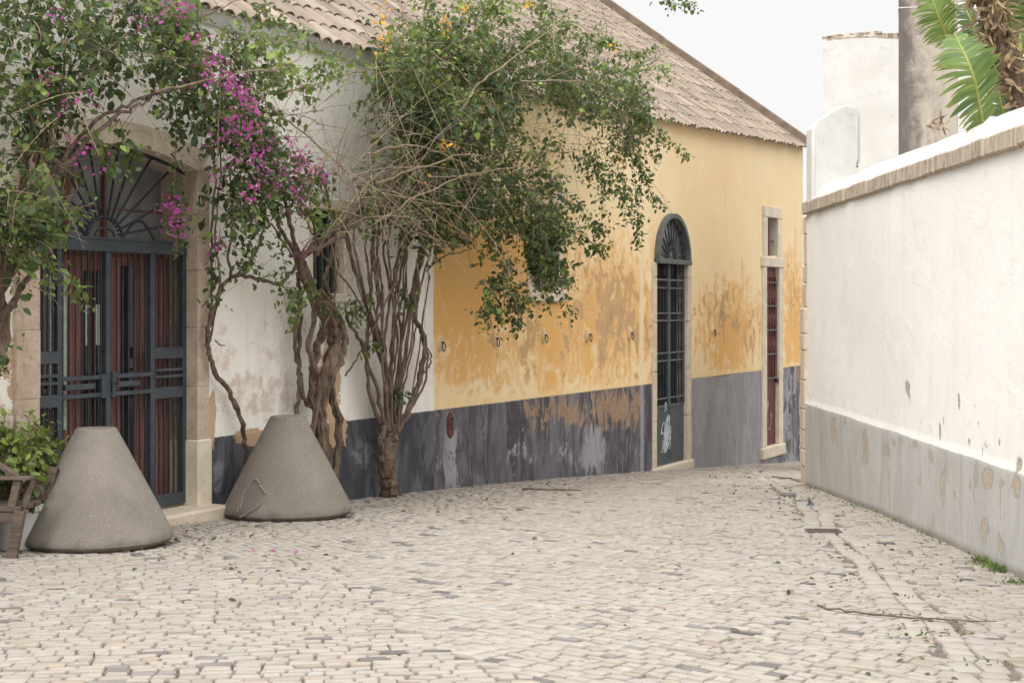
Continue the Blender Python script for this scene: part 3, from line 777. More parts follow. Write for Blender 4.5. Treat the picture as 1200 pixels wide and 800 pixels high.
# graffiti tag on the lower panel
def scribble(mb, cx, cz, w, h, n, seed, y=.0895, rad=.006):
    q = random.Random(seed)
    for _ in range(n):
        x0, z0 = cx+q.uniform(-.3, .3)*w, cz+q.uniform(-.3, .3)*h; r1, r2 = q.uniform(.12, .34)*w, q.uniform(.12, .34)*h; p = q.random()*6; L = q.uniform(3, 6.5)
        pts = [(x0+r1*math.cos(p+u), y, z0+r2*math.sin(p+u*1.3)) for u in np.linspace(0, L, 14)]
        mb.tube([(a, y, c) for a, _, c in pts], rad, 4)
g = MB(); t1, z1 = tz(776, 509, -.09); scribble(g, t1, z1, .40, .46, 16, 3)
for zz in (.06, .10, .14): g.tube([(t1-.06, .0895, z1+.26+zz), (t1-.0, .0895, z1+.30+zz), (t1+.02, .0895, z1+.27+zz)], .006, 4)
g.build('graffiti', M['graffiti'], dr)
# narrow door with transom light
dr = empty('door', (0, 0, 0), 0); dr.parent = yel; dr.location = (YL[0], -.055, YL[2]); tag(dr, 'narrow maroon door with iron grille in pale stone frame')
g = MB()
g.bev(D2A-.22, D2A, -.03, .25, -.64, 2.25, .012); g.bev(D2B, D2B+.21, -.03, .25, -.64, 2.25, .012)
g.bev(D2A-.27, D2B+.25, -.045, .25, 2.25, 2.41, .012); g.bev(D2A-.27, D2B+.25, -.06, .25, -.82, -.64, .012)
g.bev(D2A-.15, D2A+.06, -.025, .2, 2.41, 3.05, .01); g.bev(D2B-.06, D2B+.12, -.025, .2, 2.41, 3.05, .01); g.bev(D2A-.16, D2B+.14, -.03, .2, 3.05, 3.23, .01)
g.build('door_surround', M['palestone'], yel, YL)
g = MB(); g.bev(D2A, D2B, .10, .14, -.64, .45, .006); g.bev(D2A, D2B, .10, .14, 2.08, 2.25, .006)
g.bev(D2A, D2A+.05, .08, .13, .45, 2.1, .004); g.bev(D2B-.05, D2B, .08, .13, .45, 2.1, .004)
g.build('door_leaf', M['maroon'], dr)
g = MB(); g.box(D2A, D2B, .16, .17, .3, 2.2); g.build('dark_interior', M['maroon'], dr)
g = MB()
for z in (.45, .84, 1.23, 1.62, 2.0): hb(g, D2A+.04, D2B-.04, z, .022, .07, .02)
for x in (D2A+.045, D2B-.045): vb(g, x, .44, 2.03, .014, .07, .018)
g.build('grille_rails', M['greeniron'], dr)
g = MB()
for i in range(5): vb(g, D2A+.09+i*.13, .45, 2.08, .014, .075, .014)
for i in range(4):
    for z in (1.0, 1.42, 1.8):
        x = D2A+.15+i*.13; g.tube([(x, .07, z-.1), (x-.03, .07, z-.03), (x, .07, z+.02), (x+.03, .07, z+.07), (x, .07, z+.12)], .007, 4)
g.build('grille_bars', M['redwood'], dr)
g = MB(); scribble(g, D2A+.24, -.15, .35, .62, 6, 8, .092, .007); g.build('graffiti', M['graffitired'], dr)
g = MB(); g.tube([(D2B-.03, .1, .40), (D2B-.03, .04, .40)], .03, 8); g.build('door_handle', M['irondk'], dr)
wn_ = empty('window', (0, 0, 0), 0); wn_.parent = yel; wn_.location = YL
g = MB(); g.box(D2A, D2B, .15, .16, 2.4, 3.06); g.build('pane', M['darkglass'], wn_)
g = MB()
for i in range(3): vb(g, D2A+.10+i*.14, 2.41, 3.05, .045, .07, .03)
hb(g, D2A+.05, D2B-.05, 2.68, .02, .06, .02); g.build('window_bars', M['maroon'], wn_)
# window behind the foliage
g = MB(); g.bev(WA-.12, WA+.01, -.03, .2, WZ0, WZ1+.12, .01); g.bev(WB_-.01, WB_+.12, -.03, .2, WZ0, WZ1+.12, .01)
g.bev(WA-.12, WB_+.12, -.032, .2, WZ1, WZ1+.14, .01); g.bev(WA-.15, WB_+.15, -.07, .2, WZ0-.12, WZ0+.005, .015)
wf = g.build('window', M['palestone'], yel, YL)
g = MB(); g.box(WA, WB_, .16, .17, WZ0, WZ1); g.build('pane', M['glass'], wf)
g = MB()
for i in range(4): vb(g, WA+.1+i*.155, WZ0, WZ1, .02, .03, .02)
for z in (WZ0+.3, WZ0+.66): hb(g, WA, WB_, z, .02, .03, .02)
g.build('window_bars', M['maroon'], wf)
# tethering rings on pale oval plaques
for px, py in ((517, 404), (581, 399), (638, 395), (690, 394), (739, 392), (836, 389)):
    t, z = tz(px, py, .02); k = .45 if px > 800 else .72
    g = MB(); P = [(t+.075*k*math.cos(a), z+.02+.125*k*math.sin(a)) for a in np.linspace(0, 2*math.pi, 21)[:-1]]
    g.prism(P, -.018, .01)
    P2 = [(t+.055*k*math.cos(a), z+.02+.10*k*math.sin(a)) for a in np.linspace(0, 2*math.pi, 21)[:-1]]
    g.prism(P2, -.026, -.018)
    p = g.build('tether_plaque', M['plaque'], yel, YL)
    g = MB(); g.tube([(t+.03*math.sin(a)+.01, -.045, z-.02+.042*math.cos(a)) for a in np.linspace(0, 2*math.pi, 17)], .006, 6)
    g.tube([(t, 0, z+.025), (t, -.05, z+.025)], .009, 6); g.build('iron_ring', M['irondk'], p)
t, z = tz(529, 498, .02)
g = MB(); g.prism([(t-.055, z-.08), (t, z-.13), (t+.055, z-.08), (t+.055, z+.08), (t, z+.13), (t-.055, z+.08)], -.02, .01)
p = g.build('iron_plate', M['redplate'], yel, YL); tag(p, 'small dark red iron plate')
g = MB(); g.tube([(t, -.015, z+.06), (t, -.03, z+.06)], .012, 6); g.tube([(t, -.015, z-.03), (t, -.03, z-.03)], .012, 6); g.prism([(t-.02, z-.01), (t+.02, z-.01), (t+.02, z+.03), (t-.02, z+.03)], -.026, -.018)
g.build('plate_bolt', M['irondk'], p)

# ------------------------------------------------------------------ tiled roofs
def roof(root, t0, t1, loc, pitch=.20, step=.034):
    g = MB(); g.cur = (.20, .155, .12)
    n = int((t1-t0)/.5)
    for i in range(n):
        a = t0+(t1-t0)*i/n; b = t0+(t1-t0)*(i+1)/n; za, zb = float(z_eave(a)), float(z_eave(b))
        vs = [(a, -.06, za+.005-.06*SL*0), (b, -.06, zb+.005), (b, RID, zb+SL*RID), (a, RID, za+SL*RID), (a, 2*RID, za), (b, 2*RID, zb)]
        g.add(vs, [(0, 1, 2, 3), (3, 2, 5, 4)])
    cosl = 1/math.sqrt(1+SL*SL); sinl = SL*cosl
    ncol = int((t1-t0)/pitch); L = RID/cosl + .14; row = .34; nrow = int(L/row)+1
    seg = 7
    for i in range(ncol):
        tc = t0 + (i+.5)*(t1-t0)/ncol
        sag = rnd.uniform(-.012, .012)
        for kind in (0, 1):                            # channel tiles, then cover tiles
            tt = tc + (0 if kind else pitch/2)
            if tt > t1-.03: continue
            ze_ = float(z_eave(tt))
            for j in range(nrow):
                s0 = -.15 + j*row + rnd.uniform(-.015, .015) + (.035 if not kind else 0); s1 = min(s0 + row + .07, L)
                if s1-s0 < .1: continue
                sh = rnd.uniform(.82, 1.12); hue = rnd.random()
                c = (.315, .255, .205) if hue < .72 else ((.37, .305, .245) if hue < .90 else (.215, .175, .145))
                c = tuple(x*sh for x in c)
                if hue > .7 and hue < .74: c = (.38, .28, .22)
                g.cur = c
                vs = []
                dx = rnd.uniform(-.006, .006); tw = rnd.uniform(-.01, .01); lift = rnd.uniform(-.004, .006)
                for (s_, r_, hh) in ((s0, pitch*.45, step), (s1, pitch*.37, .006)):
                    for q, th in ((0, 0), (1, .014)):
                        if s_ == s1 and q: continue
                        for k in range(seg+1):
                            a = math.pi*k/seg; rr = r_-th
                            x = tt+dx+tw*(s_-s0)*3 + rr*math.cos(a)
                            if kind: hgt = .035+hh+lift+rr*.72*math.sin(a)
                            else: hgt = .075+hh*.5+lift-rr*.62*math.sin(a)
                            hgt += sag
                            y = s_*cosl - hgt*sinl*0.6; z = ze_ + s_*sinl + hgt*cosl
                            vs.append((x, y, z))
                m_ = seg+1; fs = []
                for k in range(seg): fs += [(k, k+1, 2*m_+k+1, 2*m_+k), (k, m_+k, m_+k+1, k+1)]
                g.add(vs, fs)
    for i in range(int((t1-t0)/.4)):                   # ridge tiles
        a = t0+i*.4; za, zb = float(z_eave(a))+SL*RID+.03, float(z_eave(a+.42))+SL*RID+.06
        g.cur = (.30, .22, .17); g.tube([(a, RID, za), (a+.42, RID, zb)], [.11, .10], 8)
    return g.build('roof', M['tile'], root, loc, smooth=False, fix=False)
roof(white, -7.0, YT0, (0, 0, 0), .165, .020)
roof(yel, YT0, YT1-.10, YL, .130, .014)
g = MB(); ze = float(z_eave(YT1))
vy = [(-.16, -.10), (1.2, 1.2*SL+.02), (2.6, 2.6*SL+.015), (RID, RID*SL+.03)]
for (y0_, h0), (y1_, h1) in zip(vy[:-1], vy[1:]):
    g.beam((YT1-.03, y0_, ze+h0+.13), (YT1-.03, y1_+.01, ze+h1+.13), .24, .12)
g.beam((YT1-.03, RID, ze+RID*SL+.15), (YT1-.03, 2*RID+.1, ze+.1), .24, .14)
g.build('verge', M['verge'], yel, YL)

# ------------------------------------------------------------------ right-hand garden wall
rw = empty('garden_wall', (RW, RWE, gz(RW, RWE)), 0, 'long whitewashed garden wall with grey base and stone capping along the right', 'wall')
RL = (-RW, -RWE, -rw.location.z)
def right_wall():
    step = .035; y0, y1 = -3.0, RWE; ny = int((y1-y0)/step); nz = 88
    ys = np.linspace(y0, y1, ny+1); zs = np.linspace(-.5, 2.56, nz+1)
    Y, Z = np.meshgrid(ys, zs, indexing='ij')
    X = RW + .006*np.sin(Y*1.1)*np.sin(Z*1.6+1) + .004*np.sin(Y*3.1+Z*2.3)
    X = X - np.where(Z < .617, .012, 0)
    px = 600 + F*RW/np.maximum(Y, .3); py = 360 - F*(Z-CAM)/np.maximum(Y, .3)
    r = np.zeros_like(Y)
    for (cx, cy, rx, ry, s_) in ((1063, 454, 3.2, 9, .95), (978, 503, 3.5, 16, .9), (991, 493, 2.5, 6, .7), (1016, 523, 3, 20, .9), (1040, 527, 5, 11, .8), (1048, 518, 3, 7, .7), (1057, 517, 3, 6, .7),
                                 (1074, 520, 6, 7, .7), (1094, 535, 3, 12, .8), (1107, 572, 3.4, 20, 1), (1139, 570, 3, 12, .7), (1160, 560, 9, 14, .95), (1178, 565, 6, 8, .6), (1158, 618, 8, 13, .9), (1178, 640, 4, 13, .8), (1195, 570, 6, 18, .9),
                                 (1196, 543, 5, 12, .9), (1146, 497, 2, 4, .8), (1136, 518, 3, 8, .7), (1157, 523, 3, 7, .7), (985, 545, 2, 6, .6), (1024, 553, 2, 6, .6), (1035, 560, 2, 5, .5), (1121, 580, 2, 8, .6), (1172, 518, 2, 7, .6)):
        r = np.maximum(r, blob(px, py, cx, cy, rx*.9, ry, .9)*s_*.98)
    q = random.Random(5)
    for _ in range(110):                               # small random flakes in the base band and near it
        yy = q.uniform(2, 15.5); zz = q.choice([q.uniform(0, .58), q.uniform(0, .58), q.uniform(.62, 1.0)]); a = q.uniform(.015, .045); b_ = q.uniform(.04, .14)
        m = (np.abs(Y-yy) < a*2.5) & (np.abs(Z-zz) < b_*2.5)
        r[m] = np.maximum(r[m], blob(Y[m], Z[m], yy, zz, a, b_, .7)*q.uniform(.45, .8))
    gr = np.clip(1 - (Z - ground(np.full_like(Y, RW), Y))/.10, 0, 1)*.95
    gr = np.maximum(gr, np.clip((Z-2.5)/.06, 0, 1)*.25)
    C = np.stack([r, gr, 0*r], 2)
    V = np.stack([X.ravel(), Y.ravel(), Z.ravel()], 1)
    a = np.arange((ny+1)*(nz+1)).reshape(ny+1, nz+1)
    qd = np.stack([a[:-1, :-1], a[:-1, 1:], a[1:, 1:], a[1:, :-1]], 2).reshape(-1, 4)
    link('wall_face', np_mesh('wall_face', V, qd, M['rwall'], C.reshape(-1, 3), smooth=True), rw, RL)
right_wall()
g = MB(); g.box(RW+.02, RW+.5, -3, RWE-.01, -.5, 2.62); g.build('wall_core', M['limewash'], rw, RL)
g = MB(); y = -3.0
while y < RWE-.02:
    w = rnd.uniform(.26, .32); b = min(y+w, RWE+.03)
    g.bev(RW-.038+rnd.uniform(-.007, .007), RW+.3, y+.002, b-.002, 2.553+rnd.uniform(-.004, .004), 2.678+rnd.uniform(-.004, .004), .012); y = b
g.build('capping', M['capstone'], rw, RL)
g = MB(); prof = []
for y in np.linspace(-3, RWE, 120):
    w1 = .006*math.sin(y*2.1)+.004*math.sin(y*5.3)
    prof.append([(RW-.005+w1, y, 2.676), (RW+.03+w1, y, 2.745+w1), (RW+.10, y, 2.82+w1), (RW+.22, y, 2.86+w1), (RW+.36, y, 2.84), (RW+.46, y, 2.76), (RW+.5, y, 2.60)])
k = 7; vs = [p for row in prof for p in row]
g.add(vs, [(i*k+j, (i+1)*k+j, (i+1)*k+j+1, i*k+j+1) for i in range(len(prof)-1) for j in range(k-1)] + [tuple(range(k)), tuple(range((len(prof)-1)*k, len(prof)*k))])
g.build('coping', M['limewash'], rw, RL, smooth=True)
# raised, scooped end of the wall
def scoop():
    P = [(3.02, 2.66), (3.02, 3.40), (3.08, 3.47), (3.26, 3.62), (3.34, 3.655), (3.43, 3.655), (3.49, 3.62), (3.515, 3.54), (3.515, 3.10), (3.49, 3.02), (3.455, 2.96), (3.44, 2.6)]
    g = MB(); bm = bmesh.new(); y0, y1 = 15.45, 15.75
    a = [bm.verts.new((x, y0, z)) for x, z in P]; b = [bm.verts.new((x, y1, z)) for x, z in P]; n = len(P)
    fa = bm.faces.new(a); fb = bm.faces.new(b[::-1])
    for i in range(n): bm.faces.new((a[i], b[i], b[(i+1) % n], a[(i+1) % n]))
    ed = list(fa.edges)
    bmesh.ops.bevel(bm, geom=ed, offset=.035, segments=3, affect='EDGES')
    bm.verts.index_update()
    g.add([v.co[:] for v in bm.verts], [tuple(v.index for v in f.verts) for f in bm.faces]); bm.free()
    g.build('raised_end', M['limewash'], rw, RL, smooth=True)
scoop()
# rough quoin at the far corner
g = MB(); z = gz(RW, RWE)-.05
while z < 2.5:
    h = rnd.uniform(.16, .34); zz = min(z+h, 2.545); prot = .026 if z < 1.45 else .0
    g.bev(RW-prot+rnd.uniform(-.004, .004), RW+.25, RWE-.006, RWE+.22+rnd.uniform(-.03, .03), z, zz-.003, .012); z = zz
g.build('corner_quoin', M['stone'], rw, RL)

# white block house beyond the wall
bx = 364*20/F
wb = empty('block_house', (bx, 20, -1), -math.atan(bx/20)-.01, 'plain whitewashed block rising behind the far end of the garden wall', 'building')
g = MB(); vs = []
tops = [(0, 5.12), (.3, 5.15), (.55, 5.16), (.70, 5.17), (.71, 5.14), (.9, 5.13), (1.9, 5.12)]
prev = None
P = [(0, 0)] + [(x, z+1) for x, z in tops] + [(1.9, 0)]
g.prism(P, 0, 3.0); g.build('wall', M['limewash'], wb)
g = MB()
for i in range(46):
    x = rnd.uniform(.02, 1.85); s_ = rnd.uniform(.012, .035); zt = np.interp(x, [p[0] for p in tops], [p[1] for p in tops])+1
    g.bev(x-s_*1.6, x+s_*1.6, -.006, .05, zt-s_*1.2-rnd.random()*.04, zt+s_*.25, .008)
g.bev(.02, 1.86, -.004, .04, 6.085, 6.11, .004)
g.build('crumbling_edge', M['capstone'], wb)
# stained concrete pier
cp = empty('concrete_pier', (453*14/F, 14, -1), -math.atan(453/F)-.01, 'tall stained grey concrete pier behind the garden wall, next to the palm leaves', 'pillar')
g = MB(); g.bev(0, .52, 0, .6, 0, 7.2, .01); g.build('shaft', M['stained'], cp)
g = MB(); g.bev(-.004, .524, -.004, .604, 5.32, 5.330, .001); g.build('joint_line', M['limewash'], cp)
g = MB(); g.bev(-.05, .57, -.05, .65, 7.2, 7.32, .01); g.build('pier_cap', M['stained'], cp)

# ------------------------------------------------------------------ leaves and plants
def unit(a): return a/np.maximum(np.linalg.norm(a, axis=-1, keepdims=True), 1e-9)
class Leaves:
    def __init__(s): s.p = []; s.d = []; s.n = []; s.L = []; s.w = []; s.c = []
    def add(s, p, d, n, L, w, c):
        s.p.append(p); s.d.append(d); s.n.append(n); s.L.append(L); s.w.append(w); s.c.append(c)
    def build(s, name, mat, parent, base):
        p = np.concatenate(s.p); d = unit(np.concatenate(s.d)); n = np.concatenate(s.n); L = np.concatenate(s.L)[:, None]; w = np.concatenate(s.w)[:, None]; c = np.concatenate(s.c)
        sd_ = unit(np.cross(d, n)); n = unit(np.cross(sd_, d)); k = len(p)
        f = rng.uniform(0, .26, (k, 1)); cu = rng.uniform(-.05, .18, (k, 1))
        V = np.stack([p, p+d*L*.33+sd_*w*.5+n*w*f, p+d*L*.70+sd_*w*.40+n*(w*f*.7-cu*L*.4), p+d*L-n*cu*L, p+d*L*.70-sd_*w*.40+n*(w*f*.7-cu*L*.4), p+d*L*.33-sd_*w*.5+n*w*f], 1).reshape(-1, 3)
        o = np.arange(k)[:, None]*6
        q = np.concatenate([o+np.array([[0, 1, 2, 3]]), o+np.array([[0, 3, 4, 5]])])
        me = np_mesh(name, V, q, mat, np.repeat(c, 6, 0), smooth=False)
        return link(name, me, parent, tuple(-b for b in base))
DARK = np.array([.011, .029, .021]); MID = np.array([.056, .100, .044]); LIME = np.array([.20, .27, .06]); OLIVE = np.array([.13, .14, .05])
def spray_leaves(LV, pts, spacing, size, tone, spread=.05):
    """alternate leaves along a twig polyline"""
    P = np.array([tuple(p) for p in pts]); seg = np.linalg.norm(np.diff(P, axis=0), axis=1); s = np.concatenate([[0], np.cumsum(seg)])
    n = max(2, int(s[-1]/(spacing*1.3))); u = np.linspace(0, s[-1], n) + rng.uniform(-.3, .3, n)*spacing; u = np.clip(u, 0, s[-1])
    p = np.stack([np.interp(u, s, P[:, i]) for i in range(3)], 1)
    tg = unit(np.stack([np.interp(np.minimum(u+.02, s[-1]), s, P[:, i])-np.interp(np.maximum(u-.02, 0), s, P[:, i]) for i in range(3)], 1))
    rv = unit(rng.normal(0, 1, (n, 3))); side = unit(np.cross(tg, rv))
    size = size*1.28; d = unit(tg*.55 + side*1.0 + np.array([0, 0, -.35]))
    nn = unit(rng.normal(0, .55, (n, 3)) + np.array([.25, -.35, .9]))
    p = p + rng.normal(0, spread*.3, (n, 3)) + side*.008
    L = size*rng.uniform(.5, 1.3, n); w = L*rng.uniform(.5, .72, n)
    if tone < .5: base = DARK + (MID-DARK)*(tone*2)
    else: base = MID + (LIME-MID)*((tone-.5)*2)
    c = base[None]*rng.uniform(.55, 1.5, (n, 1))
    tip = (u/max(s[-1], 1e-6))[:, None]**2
    c = c + (LIME*.55-c*.3)*tip*rng.uniform(0, .7, (n, 1))  # lit tips painted in: leaf colour turns paler towards the shoot end
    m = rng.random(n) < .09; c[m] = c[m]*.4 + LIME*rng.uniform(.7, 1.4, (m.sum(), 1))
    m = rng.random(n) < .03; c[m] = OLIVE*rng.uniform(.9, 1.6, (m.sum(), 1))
    LV.add(p, d, nn, L, w, c)
def grow(p0, d0, L, droop, n=6, wob=.25):
    p = Vector(p0); d = Vector(d0).normalized(); out = [p.copy()]
    for i in range(n):
        d = (d + Vector((rnd.gauss(0, wob), rnd.gauss(0, wob), rnd.gauss(0, wob)-droop))*.45).normalized()
        p = p + d*(L/n); out.append(p.copy())
    return out
OUT = Vector((N[0], N[1], 0)); ALONG = Vector((U[0], U[1], 0))
MK = .85
def mass(LV, TW, cx, cy, rx, ry, n, d0, d1, tone=.3, size=.055, L=(.2, .5), droop=.25, tonev=.22, spacing=.021, twig=.0022, bias=(0, 0, 0), hollow=.0):
    n = int(n*MK); rx = max(4, rx-8); ry = max(4, ry-8)
    ca = cb = cdp = 0
    for it in range(n):
        if it % 9 == 0:
            while True:
                ca, cb = rnd.uniform(-1, 1), rnd.uniform(-1, 1)
                if ca*ca+cb*cb < 1: break
            cdp = rnd.random(); ct = rnd.gauss(0, tonev*.8)
        a = ca + rnd.gauss(0, 9/rx); b = cb + rnd.gauss(0, 9/ry); q = min(1.2, a*a+b*b)
        d = d0 + (d1-d0)*min(1, max(0, cdp+rnd.gauss(0, .16)))*(1-.35*q)
        p = pw(cx+a*rx, cy+b*ry, d)
        dr = Vector(bias) + OUT*rnd.uniform(-.3, 1) + ALONG*(a*.6+rnd.gauss(0, .6)) + Vector((0, 0, -b*.5+rnd.gauss(.1, .5)))
        pts = grow(p, dr, rnd.uniform(*L), droop)
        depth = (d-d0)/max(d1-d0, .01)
        tn = min(1, max(0, tone + ct + (depth-.5)*.35 - b*.12 + rnd.gauss(0, tonev*.4)))  # shade put into leaf colour
        spray_leaves(LV, pts, spacing, size*rnd.uniform(.75, 1.2), tn)
        if twig: TW.tube(pts, [twig*1.3]*2+[twig]*3+[twig*.5]*(len(pts)-5), 3, cap=False)
def vine(LV, TW, pix, tone=.3, size=.05, spacing=.016, rad=.004, sub=True, density=1.0, hang=.35):
    """a leafy shoot through (px, py, d) points with short side sprays"""
    P = spline([pw(*q) for q in pix], 6, .006); TW.tube(P, np.linspace(rad, rad*.4, len(P)).tolist(), 4)
    spray_leaves(LV, P, spacing/density, size, tone, .08)
    if sub:
        for p in P[1:]:
            for _ in range(2):
                if rnd.random() < .8*density:
                    dr = Vector((rnd.gauss(0, .7), rnd.gauss(0, .7), rnd.gauss(-.2, .5)))
                    spray_leaves(LV, grow(p, dr, rnd.uniform(.06, .17), hang, 4), .018, size*rnd.uniform(.7, 1.1), min(1, max(0, tone+rnd.gauss(0, .12))))
def flowers(FL, spots, col, size=.027, per=7):
    for (x0, y0, x1, y1, w, n, d) in spots:
        for _ in range(max(1, int(n*.48))):
            u = rnd.random(); px = x0+(x1-x0)*u+rnd.gauss(0, w*.8); py = y0+(y1-y0)*u+rnd.gauss(0, w*.8)
            c = np.array(pw(px, py, d+rnd.uniform(-.1, .1)))
            k = rnd.randint(max(2, per-4), per+3)
            p = c + rng.normal(0, .034, (k, 3)); dr = unit(rng.normal(0, 1, (k, 3)) + np.array([.3, -.6, .1])); nn = unit(rng.normal(0, 1, (k, 3)))
            L = size*rng.uniform(.7, 1.3, k); cc = np.array(col)*rng.uniform(.6, 1.25, (k, 1))
            FL.add(p, dr, nn, L, L*rng.uniform(.6, .9, k), cc)
def stem(mb, pix, r0, r1, wob=.008, seg=7, sub=6, knots=.0):
    P = spline([pw(*q) for q in pix], sub, wob); n = len(P)
    rad = [(r0+(r1-r0)*i/(n-1))*(1+rnd.gauss(0, .08)+(knots*rnd.random() if knots else 0)) for i in range(n)]
    big = r0 > .024
    mb.tube(P, rad, 14 if big else seg, True, .26 if big else .08); return P
def dry(mb, n, cx, cy, rx, ry, d0, d1, L=(.4, 1.1), dirs=None, r=.0028):
    for _ in range(n):
        p = pw(cx+rnd.uniform(-rx, rx), cy+rnd.uniform(-ry, ry), rnd.uniform(d0, d1))
        a = rnd.gauss(0, 1)
        dr = (Vector(dirs) if dirs else Vector((0, 0, 0))) + ALONG*rnd.gauss(0, 1) + OUT*rnd.gauss(.1, .5) + Vector((0, 0, rnd.gauss(.1, .7)))
        pts = grow(p, dr, rnd.uniform(*L), rnd.uniform(-.05, .3), 9, .16)
        q = rnd.uniform(.5, 1.5)*r; mb.tube(pts, np.linspace(q, q*.4, len(pts)).tolist(), 4, cap=False)
MAG = (.50, .065, .38); ORA = (.85, .40, .05)

MK = .68
# ---- plant A: bougainvillea spilling over the gate from the left
bA = pw(-40, 650, .25); bA = (bA[0], bA[1], gz(bA[0], bA[1]))
plA = empty('bougainvillea', bA, 0, 'dark green bougainvillea arching over the iron gate at the far left', 'climbing plant')
LA, TA, DA, FA = Leaves(), MB(), MB(), Leaves()
BA = MB()
for pix, r0, r1 in (([(-40, 652, .25), (-30, 560, .2), (-18, 470, .2), (4, 395, .2), (2, 330, .22), (28, 285, .3), (45, 225, .35), (52, 160, .4)], .055, .03),
                    ([(-45, 650, .35), (-40, 500, .3), (-20, 400, .3), (-5, 320, .3), (10, 270, .3), (30, 200, .35), (40, 120, .4)], .04, .02),
                    ([(0, 375, .25), (30, 330, .3), (60, 285, .35), (75, 250, .4), (85, 200, .4)], .022, .012),
                    ([(45, 230, .4), (80, 190, .5), (112, 155, .6), (150, 130, .7), (175, 118, .7)], .018, .008),
                    ([(50, 215, .4), (95, 160, .5), (140, 125, .65), (200, 108, .7), (262, 92, .7)], .016, .006),
                    ([(40, 190, .4), (70, 120, .5), (130, 60, .6), (200, 10, .7), (280, -20, .7)], .016, .006),
                    ([(20, 260, .4), (55, 175, .5), (72, 100, .5), (80, 20, .5)], .018, .006),
                    ([(60, 270, .5), (90, 210, .6), (60, 185, .6), (88, 208, .62)], .009, .006)):
    stem(BA, pix, r0, r1, .010, 7)
BA.build('trunk', M['stem'], plA, tuple(-b for b in bA), smooth=True)
for a in ((70, 60, 80, 52, 170, .25, .9, .18), (150, 30, 75, 42, 170, .3, .9, .22), (180, 72, 50, 34, 130, .35, .9, .20), (90, 96, 50, 24, 70, .3, .8, .15), (60, 130, 55, 30, 60, .3, .8, .15), (15, 60, 30, 55, 45, .3, .7, .35),
          (20, 130, 30, 40, 60, .3, .8, .35), (12, 210, 34, 45, 85, .3, .8, .35), (25, 265, 30, 38, 90, .3, .7, .3), (8, 310, 22, 30, 40, .3, .6, .35), (50, 195, 24, 20, 26, .3, .8, .35), (210, 60, 34, 40, 90, .35, .9, .30), (70, -20, 120, 25, 120, .3, .9, .3),
          (60, 20, 60, 20, 60, .4, .9, .4), (200, -10, 60, 24, 60, .4, .9, .3), (-60, 80, 60, 110, 130, .3, .9, .3), (-50, 240, 40, 70, 70, .3, .8, .3)):
    cx, cy, rx, ry, n, d0, d1, tone = a
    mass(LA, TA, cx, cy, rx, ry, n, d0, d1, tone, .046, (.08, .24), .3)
for pix, tn in (([(10, 225, .5), (50, 240, .6), (80, 245, .65), (108, 240, .7)], .72), ([(20, 290, .5), (50, 305, .6), (75, 322, .65), (93, 338, .7)], .68), ([(0, 250, .5), (30, 262, .6), (70, 272, .6)], .6),
                ([(205, 120, .5), (206, 180, .5), (203, 240, .5), (208, 292, .5)], .4), ([(0, 400, .3), (8, 420, .35)], .4), ([(140, 140, .5), (150, 172, .5), (158, 184, .5)], .6), ([(100, 150, .6), (125, 178, .65), (138, 200, .66)], .6),
                ([(180, 100, .5), (195, 130, .5), (205, 160, .5)], .35)):
    vine(LA, TA, pix, tn, .046, .02, .004, True, .8)
dry(TA, 34, 110, 110, 100, 90, .3, .9, (.4, .9)); dry(TA, 34, 45, 210, 35, 50, .3, .7, (.2, .6)); dry(TA, 20, 30, 300, 25, 40, .3, .6, (.2, .5))
flowers(FA, [(45, 10, 75, 22, 8, 6, .9), (130, 5, 160, 12, 10, 6, .9), (190, 8, 215, 14, 6, 16, .95), (55, 88, 65, 92, 4, 5, .9), (95, 172, 115, 190, 8, 14, .75), (75, 125, 80, 127, 3, 2, .9), (200, 232, 207, 262, 6, 26, .6), (110, 110, 112, 112, 3, 2, .9),
             (200, 275, 206, 285, 3, 5, .6)], MAG)
FO = LA.build('foliage', M['leaf'], plA, bA); TA.build('twigs', M['drytwig'], plA, tuple(-b for b in bA)); tag(FA.build('flowers', M['petal'], plA, bA), kind='stuff')

MK = .64
